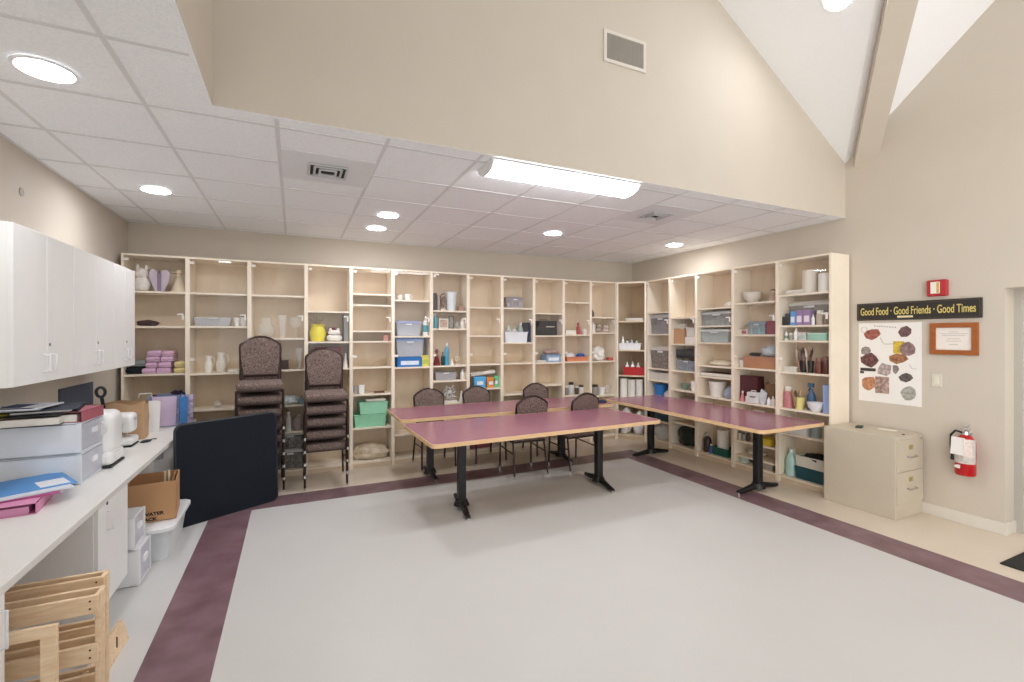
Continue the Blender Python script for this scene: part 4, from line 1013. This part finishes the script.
B().span(-.266, .266, -.004, -.001, -.395, .395).done('sheet', M('f0ece6', .7, .015), t)
_n = []
def cut(x, z, w_, h_, c1, var=.3, n=9, seed=1, rz=0, sq=False):
    w_ *= 1.2; h_ *= 1.18
    q = random.Random(seed); ps = []
    for i in range(n):
        a = 2*PI*i/n; k = 1+q.uniform(-.2, .16) if not sq else 1
        X, Z = (math.cos(a)*w_/2*k, math.sin(a)*h_/2*k) if not sq else ((w_/2, h_/2), (-w_/2, h_/2), (-w_/2, -h_/2), (w_/2, -h_/2))[i]
        ps.append((x+X*math.cos(rz)-Z*math.sin(rz), z+X*math.sin(rz)+Z*math.cos(rz)))
    B().prism(ps, .0012, Matrix.Translation((0, -.0052-.00013*(_n.append(1) or len(_n)), 0))).done('photo_cutout', M(c1, .6, var, 38), t)
cut(-.145, .285, .115, .1, '9a5a4c', .45, 8, 2); cut(.14, .305, .1, .1, '6d5152', .4, 7, 3, .5)
cut(.085, .155, .075, .1, 'd0b13c', .35, 4, 1, 0, True); cut(.155, .15, .12, .115, '8c7270', .4, 9, 4)
cut(.085, .045, .13, .08, '9b6a48', .55, 7, 5); cut(-.205, .115, .08, .075, '8f8480', .4, 8, 6)
cut(-.165, .02, .15, .13, '6a4440', .55, 9, 7); cut(-.035, -.065, .105, .11, 'b3a29d', .4, 10, 8); cut(.06, -.055, .05, .075, '8c7f7b', .35, 8, 9)
cut(.145, -.13, .095, .075, '5d5552', .5, 8, 10); cut(-.17, -.215, .12, .115, 'bd8460', .35, 12, 11); cut(-.055, -.22, .1, .14, 'a98f84', .55, 4, 1, 0, True)
cut(.16, -.275, .11, .115, 'a8a79c', .3, 10, 12); cut(-.18, -.075, .115, .025, '3c3530', .3, 4, 1, 0, True); cut(-.235, -.105, .03, .02, '4c4540', .3, 4, 1, 0, True)
b = B()
b.tube([(-.07, -.0055, .25), (-.05, -.0055, .2), (-.03, -.0055, .185), (.05, -.0055, .19)], .0025, 5).tube([(-.215+.028*math.cos(a), -.0055, .33+.028*math.sin(a)) for a in [i*PI/8 for i in range(16)]], .0018, 5, True)
b.tube([(.17, -.0055, 0), (.19, -.0055, -.04), (.23, -.0055, -.045)], .0018, 5); b.done('drawn_line', M('a8a4a0', .6, .05), t)
b = B()
for i in range(9): b.box((-.12+i*.022, -.0052, .365-.002*i), (.013, .001, .011))
b.done('heading', M('b3ada6', .6, .05), t)
t = thing('light_switch', 'beige light switch plate on the right wall', 'light switch', (XW, 2.194, 1.232), -PI/2)
B().span(-.037, .037, -.007, 0, -.058, .058, .003).done('plate', M('d8d2c0', .4, .02), t)
B().span(-.016, .016, -.011, -.005, -.033, .033, .002).done('rocker', M('dedac9', .35, .02), t)
t = thing('fire_extinguisher', 'red fire extinguisher with white tags hung on the right wall', 'fire extinguisher', (XW-.085, 1.965, .45), -PI/2)
B().lathe([(0, 0), (.062, 0), (.068, .01), (.068, .27), (.06, .305), (.035, .335), (.022, .345), (0, .345)], n=28).done('cylinder', M('b3161c', .3, .04), t)
B().lathe([(0, .34), (.024, .34), (.024, .372), (.014, .376), (0, .376)], n=18).done('valve', CHROME, t)
B().box((.01, -.03, .392), (.026, .13, .008), RX(-.2), .003).box((.01, -.035, .415), (.026, .14, .008), RX(.12), .003).box((.01, .01, .4), (.022, .03, .05), None, .003).done('handle', STEEL, t)
B().tube([(-.02, -.01, .36), (-.06, -.015, .37), (-.088, -.02, .33), (-.09, -.02, .25), (-.082, -.02, .16)], .009).done('hose', BLACK, t)
B().cyl((-.08, -.02, .115), .013, .05, 14, None, .01).done('nozzle', BLACK, t)
def shell(r, z0, z1, a0, a1, n=12):
    b = B(); lo, hi = [], []
    for i in range(n+1):
        a = math.radians(a0+(a1-a0)*i/n); lo.append(b.b.verts.new((r*math.cos(a), r*math.sin(a), z0))); hi.append(b.b.verts.new((r*math.cos(a), r*math.sin(a), z1)))
    for i in range(n): b.b.faces.new((lo[i], lo[i+1], hi[i+1], hi[i]))
    b.sm = True; return b
shell(.0688, .105, .31, 185, 355).done('instruction_label', M('c9c1bb', .5, .25, 40), t)
B().box((-.022, -.076, .25), (.09, .002, .15), RY(.05)).done('inspection_tag', M('efebe6', .6, .02), t)
B().box((.042, -.071, .24), (.055, .002, .15), RY(-.04) @ RZ(.25)).done('inspection_tag', M('e6d5cf', .6, .12, 60), t)
o = B().lathe([(0, 0), (.028, 0), (.028, .0015), (0, .0015)], (0, 0, 0), 18, RX(PI/2), 1, .55).done('logo_oval', M('e9dfd9', .5, .03), t); o.location = (-.02, -.0655, .075)
B().box((0, .075, .2), (.04, .015, .3), None, .003).tube([(.07*math.cos(a), .07*math.sin(a), .2) for a in [i*PI/8 for i in range(16)]], .003, 6, True).done('wall_bracket', STEEL, t)
o = B().span(0, 1.0, -.62, 0, .0005, .012, .004).done('floor_mat', speckled('1c1c1b', '2f2e2b', 140, .95, .4, .6, .4), None, (4.585, 1.546, 0)); tag(o, 'dark floor mat at the doorway on the right', 'mat')

# ------------------------------------------------------------------ left counter run
CF = -.975
o = B().span(-.698, 0, 0, 5.08, 0, .035, .004).done('countertop', COUNTER, None, (-.95, .9, .705)); tag(o, 'long white laminate countertop along the left wall', 'countertop')
def handle(x, y, z0, z1, parent, nm='handle', out=.03, ax=0):
    return B().tube([(x, y, z0), (x+out, y, z0+.004), (x+out, y, z1-.004), (x, y, z1)], .0055, 8).done(nm, M('e3e3e4', .3, .02), parent)
def base_cab(label, y0, y1, hy, hz=(.52, .63), lock=True, CF=CF, dp=0):
    t = thing('base_cabinet', label, 'cabinet', (CF, y0, 0), 0, 'white base cabinets under the counter')
    w = y1-y0
    B().span(-.66+dp, -.02, 0, w, .09, .704).span(-.64+dp, -.07, .01, w-.01, 0, .09).done('body', WHITE, t)
    d_ = B().span(-.02, 0, .004, w-.004, .1, .698, .002).done('door', WHITE, t)
    handle(0, hy-y0, hz[0], hz[1], d_)
    if lock: B().cyl((0, hy-y0-.005, hz[1]+.045), .009, .004, 14, RY(PI/2)).done('lock', M('5a5a5c', .3, .05, metal=.8), d_)
    return t
base_cab('white base cabinet at the near end of the counter, only its handle showing', .95, 2.375, 2.31, (.50, .645), False)
base_cab('white base cabinet with handle and lock between the wooden racks and the drawer boxes', 3.28, 3.79, 3.42)
base_cab('white base cabinet at the far end of the counter behind the cardboard box', 4.79, 5.93, 4.99, (.56, .655), True, -1.07, .09)
WF = -1.30
for y0, y1, lab in ((3.235, 3.96, 'white wall cabinet nearest the camera, above the drawer box on the counter'), (3.963, 4.72, 'white wall cabinet in the middle of the upper row'), (4.723, 5.25, 'white wall cabinet at the far end of the upper row')):
    t = thing('wall_cabinet', lab, 'cabinet', (WF, y0, 1.372), 0, 'white wall cabinets above the counter')
    w = y1-y0; h = .85
    B().span(-.348, -.02, 0, w, 0, h).done('body', WHITE, t)
    for s in (0, 1):
        d_ = B().span(-.02, 0, (.002 if s == 0 else w/2+.0015), (w/2-.0015 if s == 0 else w-.002), .002, h-.002, .002).done('door', WHITE, t)
        handle(0, w/2+(-.04 if s == 0 else .04), .06, .16, d_)
        if s: B().cyl((0, w/2+.03, .215), .009, .004, 14, RY(PI/2)).done('lock', M('8a8a8c', .3, .05, metal=.8), d_)
o = B().span(0, .012, 0, .66, 0, .3, .002).done('wall_board', M('4a5364', .6, .04), None, (XL+.001, 4.74, .925)); tag(o, 'dark slate blue board on the left wall under the wall cabinets', 'board')

# two translucent drawer boxes on the counter
def drawer_box(name, label, x0, x1, y0, y1, z0, z1, group=None, face='x', mat=None):
    """plastic drawer box whose drawer front faces the aisle (+X)"""
    t = thing(name, label, 'drawer box', (x0, y0, z0), 0, group); w, d_, h = x1-x0, y1-y0, z1-z0
    P_ = mat or POLY
    b = B().span(0, w-.012, 0, .006, .004, h).span(0, w-.012, d_-.006, d_, .004, h).span(0, .006, 0, d_, .004, h).span(0, w-.006, 0, d_, h-.012, h, .004).span(0, w-.006, 0, d_, .001, .01, .003)
    b.span(w-.02, w, -.002, .016, .004, h).span(w-.02, w, d_-.016, d_+.002, .004, h)
    b.done('shell', P_, t)
    dr_ = B().span(.03, w-.03, .014, d_-.014, .014, h*.8, .004).span(w-.022, w-.006, .018, d_-.018, .014, h-.016, .004).done('drawer', M('c3c5d0', .3, .06, 12), t)
    c_ = d_/2
    B().span(w-.008, w+.006, c_-.035, c_+.035, h*.5, h*.68, .003).done('pull', M('f2f3f5', .3, .02), dr_)
    return t
drawer_box('drawer_box', 'translucent white drawer box on the counter, lower of two', -1.63, -1.165, 3.65, 4.09, .741, .925, 'translucent drawer boxes')
drawer_box('drawer_box', 'translucent white drawer box stacked on another upon the counter', -1.63, -1.165, 3.65, 4.09, .927, 1.112, 'translucent drawer boxes')
drawer_box('drawer_box', 'white plastic drawer box standing on the floor beside the base cabinet', -1.3, -.915, 3.80, 4.06, .0, .235, 'white drawer boxes on the floor', mat=M('e8eaec', .35, .02))
drawer_box('drawer_box', 'white plastic drawer box stacked on the floor drawer box', -1.3, -.945, 3.805, 4.05, .237, .445, 'white drawer boxes on the floor', mat=M('e8eaec', .35, .02))
# books and binders on the drawer boxes
Z1 = 1.113
def binder(label, x, y, z, w, d_, h, rz, c, pages='e9e6de', ring=False, group=None, tilt=0):
    """binder lying flat: w across the pages, d_ along the spine, spine on the +X side"""
    t = thing('binder', label, 'binder', (x, y, z), rz, group); t.rotation_euler = (0, tilt, rz)
    B().span(-w/2, w/2, -d_/2, d_/2, 0, .003).span(-w/2, w/2, -d_/2, d_/2, h-.003, h).span(w/2-.004, w/2, -d_/2, d_/2, 0, h).done('cover', M(c, .5, .05), t)
    B().span(-w/2+.01, w/2-.03, -d_/2+.008, d_/2-.008, .004, h*.72).done('pages', M(pages, .8, .03), t)
    if ring:
        b = B()
        for yy in (-d_*.3, 0, d_*.3): b.tube([(w/2-.028+.018*math.cos(a), yy, h*.45+.018*math.sin(a)) for a in [i*PI/6 for i in range(12)]], .002, 5, True)
        b.done('ring', CHROME, t)
    return t
binder('black binder lying on the drawer boxes beneath the navy folder', -1.40, 3.745, Z1, .30, .28, .062, PI/2+.1, '1c1d20', ring=True)
binder('rose pink binder on the drawer boxes with its spine to the aisle', -1.235, 3.83, Z1, .15, .30, .064, -.05, 'b0626f', ring=True)
binder('navy folder resting on the black and the pink binder', -1.37, 3.83, Z1+.066, .3, .36, .018, .2, '2a3344')
for i, (x, y, rz, cc, lab) in enumerate(((-1.50, 3.80, .15, 'c9d2e2', 'pale blue magazine on the navy folder'), (-1.46, 3.76, -.1, 'e9ebf0', 'white magazine topmost on the paper pile over the drawer boxes'))):
    t = thing('magazine', lab, 'magazine', (x, y, Z1+.085+.011*i), rz)
    B().span(-.12, .12, -.15, .15, 0, .009, .002).done('pages', M(cc, .5, .03), t)
    B().span(-.1, .1, -.148, -.10, .0085, .0095).span(-.09, .02, -.08, .1, .0085, .0095).done('cover_print', M('28365c', .5, .4, 20), t)
t = thing('puzzle_box', 'small box with an orange and green floral print at the left picture edge', 'box', (-1.53, 3.71, Z1), .1)
B().span(-.05, .05, -.045, .1, 0, .066, .003).done('body', M('c98b34', .5, .6, 34), t)
B().span(-.052, .052, -.047, .102, .06, .07, .003).done('lid', M('b8a83a', .5, .4, 30), t)
# pink binder with folders in front
binder('pink binder lying on the counter in front of the drawer boxes', -1.335, 3.29, .741, .27, .33, .055, .15, 'd98fb6', pages='d494b8')
t = thing('folder', 'magenta folder on the pink binder under the blue folder', 'folder', (-1.32, 3.36, .797), .35)
B().span(-.15, .15, -.14, .14, 0, .008, .002).done('cover', M('b3528c', .5, .15), t)
t = thing('folder', 'clear white folder between the magenta and the blue folder', 'folder', (-1.30, 3.40, .806), .5)
B().span(-.15, .15, -.16, .16, 0, .008, .002).done('cover', M('d5dae0', .3, .05), t)
t = thing('folder', 'bright blue folder with a white label on the folder pile', 'folder', (-1.325, 3.46, .815), .55); t.rotation_euler.x = .03
B().span(-.165, .165, -.16, .16, 0, .006, .002).done('cover', M('4f90cf', .45, .03), t)
B().span(.02, .14, -.13, .0, .0055, .0068).done('label_panel', M('e6e9ee', .5, .02), t)

# sewing machines (seen end-on)
def sewing(label, x, y, sc, rz):
    t = thing('sewing_machine', label, 'sewing machine', (x, y, .741), rz, 'white sewing machines on the counter'); t.scale = sc
    B().span(-.09, .09, -.2, .2, 0, .012, .004).done('base_pad', M('2c2c2e', .6, .05), t)
    B().span(-.09, .09, -.2, .2, .012, .08, .02).done('bed', M('eeeeec', .3, .01), t)
    B().box((0, .13, .175), (.165, .14, .23), None, .045, 5).done('column', M('efefee', .3, .01), t, smooth=True)
    B().box((0, -.03, .245), (.15, .34, .1), None, .04, 5).done('arm', M('efefee', .3, .01), t, smooth=True)
    B().box((0, -.155, .2), (.14, .09, .16), None, .035, 5).done('head', M('ebebea', .3, .01), t, smooth=True)
    B().cyl((.083, .14, .21), .04, .02, 24, RY(PI/2)).done('hand_wheel', M('e4e4e3', .35, .02), t)
    B().tube([(-.01, -.15, .12), (-.01, -.15, .085)], .004).span(-.02, .0, -.17, -.135, .08, .086, .001).done('presser_foot', CHROME, t)
    B().tube([(0, -.07, .29), (0, -.05, .312), (0, .06, .312), (0, .08, .29)], .008).done('carry_handle', M('dededd', .35, .02), t)
sewing('white sewing machine beside the translucent drawer boxes', -1.36, 4.15, (1.55, 1.2, 1.3), -PI/2)
sewing('white sewing machine in front of the crumpled brown paper bag', -1.38, 4.80, (1.15, .98, .9), PI/2)
o = B().blob((0, 0, .01), (.09, .04, .028), 2, .15).tube([(.02, 0, .012), (.07, .03, .012), (.1, .02, .008)], .004).done('foot_pedal', M('2a2b2d', .5, .08), None, (-1.13, 4.86, .741), .8); tag(o, 'small black pedal with cord on the counter before the second sewing machine', 'pedal')
t = thing('scissors', 'black handled scissors standing up behind the first sewing machine', 'scissors', (-1.295, 4.50, 1.0), .4); t.rotation_euler = (0, -.12, .5)
B().tube([(.026*math.cos(a), 0, .215+.036*math.sin(a)) for a in [i*PI/8 for i in range(16)]], .0105, 8, True).tube([(0, 0, .18), (.004, 0, .09)], .012).done('handle', BLACK, t)
to = b_cup(.1, .1, .3, 'e9e7e3', False)[0][1].done('tool_cup', M('e9e7e3', .4, .03), None, (-1.295, 4.50, .741)); tag(to, 'white tall cup holding the black scissors behind the sewing machine', 'cup')
B().span(-.008, .008, -.002, .002, -.22, .1).done('blade', STEEL, t)
o = b_paperbag(.42, .3, .315, 'b0885f')[0][1].done('paper_bag', M('c6a27e', .85, .08, 9, bump=.6), None, (-1.395, 5.13, .741), .12); tag(o, 'large crumpled brown paper bag on the counter behind the sewing machines', 'bag')
t = thing('gift_bag', 'plain white gift bag between the brown paper bag and the pink tote', 'bag', (-1.30, 5.0, .741), .35)
t.location = (-1.25, 5.36, .741)
b = B().taper(.2, .06, .22, .07, .285); b.done('bag', M('eeecea', .6, .02), t)
for s in (-1, 1): B().tube([(-.05, s*.012, .32), (-.045, s*.012, .36), (.045, s*.012, .36), (.05, s*.012, .32)], .003, 6).done('handle', M('e4e2de', .7, .03), t)
o = None
t = thing('tote_bag', 'pale pink tote bag with blue grey sides at the counter end', 'bag', (-1.30, 5.12, .741), .12); t.location = (-1.165, 5.64, .741)
B().taper(.24, .09, .26, .1, .30).done('bag', M('8d93ad', .8, .35, 24), t)
B().prism([(-.08, .01), (.095, .01), (.105, .298), (-.09, .298)], .004, Matrix.Translation((0, -.052, 0)) @ RX(.018)).done('front_panel', M('dcc6dd', .8, .04), t)
for s in (-1, 1): B().tube([(-.06, s*.045, .29), (-.055, s*.05, .315), (.055, s*.05, .315), (.06, s*.045, .29)], .005, 6).done('strap', M('6e7590', .8, .1), t)
o = B().taper(.085, .09, .1, .11, .295).done('gift_bag', M('b9aabf', .6, .6, 26), None, (-1.01+.03, 5.70, .741), .1); tag(o, 'floral pink and grey gift bag right of the pink tote bag', 'bag')
t = thing('gift_bag', 'bright blue gift bag at the very end of the counter', 'bag', (-.99+.0, 5.55, .741), .25)
B().taper(.05, .08, .065, .13, .29).done('bag', M('3f7fc0', .5, .2, 18), t)
B().tube([(-.02, -.02, .28), (-.015, -.02, .33), (.015, .0, .33), (.02, .0, .28)], .003, 6).done('handle', M('5a8cc4', .6, .05), t)

# floor: big tub with the cardboard box on its lid
t = thing('storage_tub', 'large white plastic tub on the floor beneath the cardboard box', 'tub', (-1.045, 4.44, 0))
b = B()
def rring(b, w_, d_, r, z): return [b.b.verts.new((p[0], p[1], z)) for p in rr(w_, d_, r, 5)]
rs = [rring(b, .40, .56, .05, .0), rring(b, .46, .63, .06, .225), rring(b, .45, .62, .06, .225), rring(b, .40, .55, .05, .004)]
b.b.faces.new(rs[0][::-1]); b.b.faces.new(rs[3])
for A_, C_ in zip(rs, rs[1:]):
    n = len(A_)
    for i in range(n): b.b.faces.new((A_[i], A_[(i+1) % n], C_[(i+1) % n], C_[i]))
b.sm = True; b.done('tub', M('e1e4e7', .35, .02, alpha=.93), t)
b = B(); rs = [rring(b, .46, .63, .06, .222), rring(b, .51, .68, .075, .222), rring(b, .51, .68, .075, .246), rring(b, .495, .665, .07, .25)]
b.b.faces.new(rs[0][::-1]); b.b.faces.new(rs[3])
for A_, C_ in zip(rs, rs[1:]):
    n = len(A_)
    for i in range(n): b.b.faces.new((A_[i], A_[(i+1) % n], C_[(i+1) % n], C_[i]))
b.sm = True; b.done('lid', M('ebedef', .35, .02), t)
KR = M('c0946a', .8, .04, 6); KR2 = M('b38860', .85, .04, 6)
t = thing('cardboard_box', 'open brown cardboard box with black printing on the white tub', 'box', (-.99, 4.44, .251), .12)
w_, d_, h = .32, .34, .29
b = B().span(-w_/2, w_/2, -d_/2, -d_/2+.005, 0, h).span(-w_/2, w_/2, d_/2-.005, d_/2, 0, h).span(-w_/2, -w_/2+.005, -d_/2, d_/2, 0, h).span(w_/2-.005, w_/2, -d_/2, d_/2, 0, h).span(-w_/2, w_/2, -d_/2, d_/2, 0, .006)
b.done('box', KR, t)
B().box((0, -d_/2+.012, h*.6), (w_-.016, .004, h*.78)).done('flap', KR2, t); B().box((w_/2-.02, 0, h*.62), (.004, d_-.03, h*.74), RY(-.06)).done('flap', KR2, t)
text_mesh('WATER', .032, 1.15, 'printing', M('1d1815', .7, .05), t, (.02, -d_/2-.001, .06), (PI/2, 0, 0), .0006, bold=.0015)
text_mesh('PACK', .032, 1.15, 'printing', M('1d1815', .7, .05), t, (-.005, -d_/2-.001, .022), (PI/2, 0, 0), .0006, bold=.0015)
o = B().blob((0, 0, .1), (.17, .16, .26), 6, .3, 2.4).done('orange_cloth', M('d8602a', .9, .1, 14), None, (-1.045, 4.40, .258)); tag(o, 'orange cloth inside the brown cardboard box', 'cloth')
for i in range(2):
    o = B().box((0, 0, .16), (.014, .02, .32), RX(.06-.1*i)).done('wooden_clip', M('d9cfb4', .7, .05), None, (-.915+.022*i, 4.46+.02*i, .258), .2)
    tag(o, 'pale wooden stick poking out of the cardboard box beside the orange cloth', 'stick', 'pale sticks in the cardboard box')

# wooden racks in the knee space
def rack(label, x0, x1, y0, y1, zt, rows, group='pine racks under the counter'):
    t = thing('wooden_rack', label, 'rack', (x1, y1, 0), 0, group); w_ = x1-x0; d_ = y1-y0
    for yy, th in ((-d_, .018), (-.018, .018)):
        for z in rows:
            B().span(-w_, -.004 if yy < -.02 else -.004, yy, yy+th, z-.075, z, .002).done('slat', PINE, t)
    for xx in (-.02, -w_+.0):
        B().span(xx, xx+.02, -d_+.018, -.018, 0, zt, .002).done('end_post', PINE, t)
    for k, z in enumerate(rows):
        b = B()
        for dz in (-.02, -.052): b.cyl((-.03, -d_+.001, z+dz), .004, .003, 8, RX(PI/2))
        b.done('nail', M('3a2a20', .6, .1), t)
    return t
rack('larger pine rack under the counter, further from the camera', -1.52, -.775, 2.69, 2.765, .55, (.55, .335, .12))
rack('larger pine rack under the counter, nearer the camera', -1.50, -.745, 2.52, 2.612, .545, (.545, .34, .12))
t = thing('pine_trestle', 'small pine trestle standing before the larger racks', 'trestle', (-1.03, 2.42, 0), -.05)
for x in (-.155, .145): B().span(x, x+.05, -.02, 0, 0, .47, .002).done('post', PINE, t)
B().span(-.155, .195, -.021, -.001, .47, .515, .002).done('rail', PINE, t); B().span(-.105, .145, -.02, -.002, .14, .2, .002).done('rail', PINE, t)
t = thing('wooden_plank', 'loose pine plank on edge beside the racks', 'plank', (-.815, 2.98, 0), 0); t.rotation_euler = (.0, -.25, -.03)
B().span(-.022, 0, -.26, .19, .0, .115, .002).done('board', PINE, t)
for y_ in (-.12, .06): B().box((.001, y_, .06), (.002, .05, .012), RX(.9)).done('knot', M('4a3524', .7, .2), t)

o = B().lathe([(0, 0), (.03, 0), (.028, .006), (0, .007)], n=20, rot=RY(PI/2)).done('wall_plate', M('a59d92', .5, .03), None, (XL, 4.205, 2.598)); tag(o, 'small round grey plate high on the left wall above the cabinets', 'wall plate')


# ------------------------------------------------------------------ render settings that belong to the look
S.view_settings.view_transform = 'Standard'; S.view_settings.look = 'None'; S.view_settings.gamma = 1
S.view_settings.exposure = .25; S.view_settings.use_curve_mapping = False
S.cycles.use_denoising = True; S.cycles.max_bounces = 10; S.cycles.diffuse_bounces = 5; S.cycles.transparent_max_bounces = 24
S.cycles.sample_clamp_indirect = 6
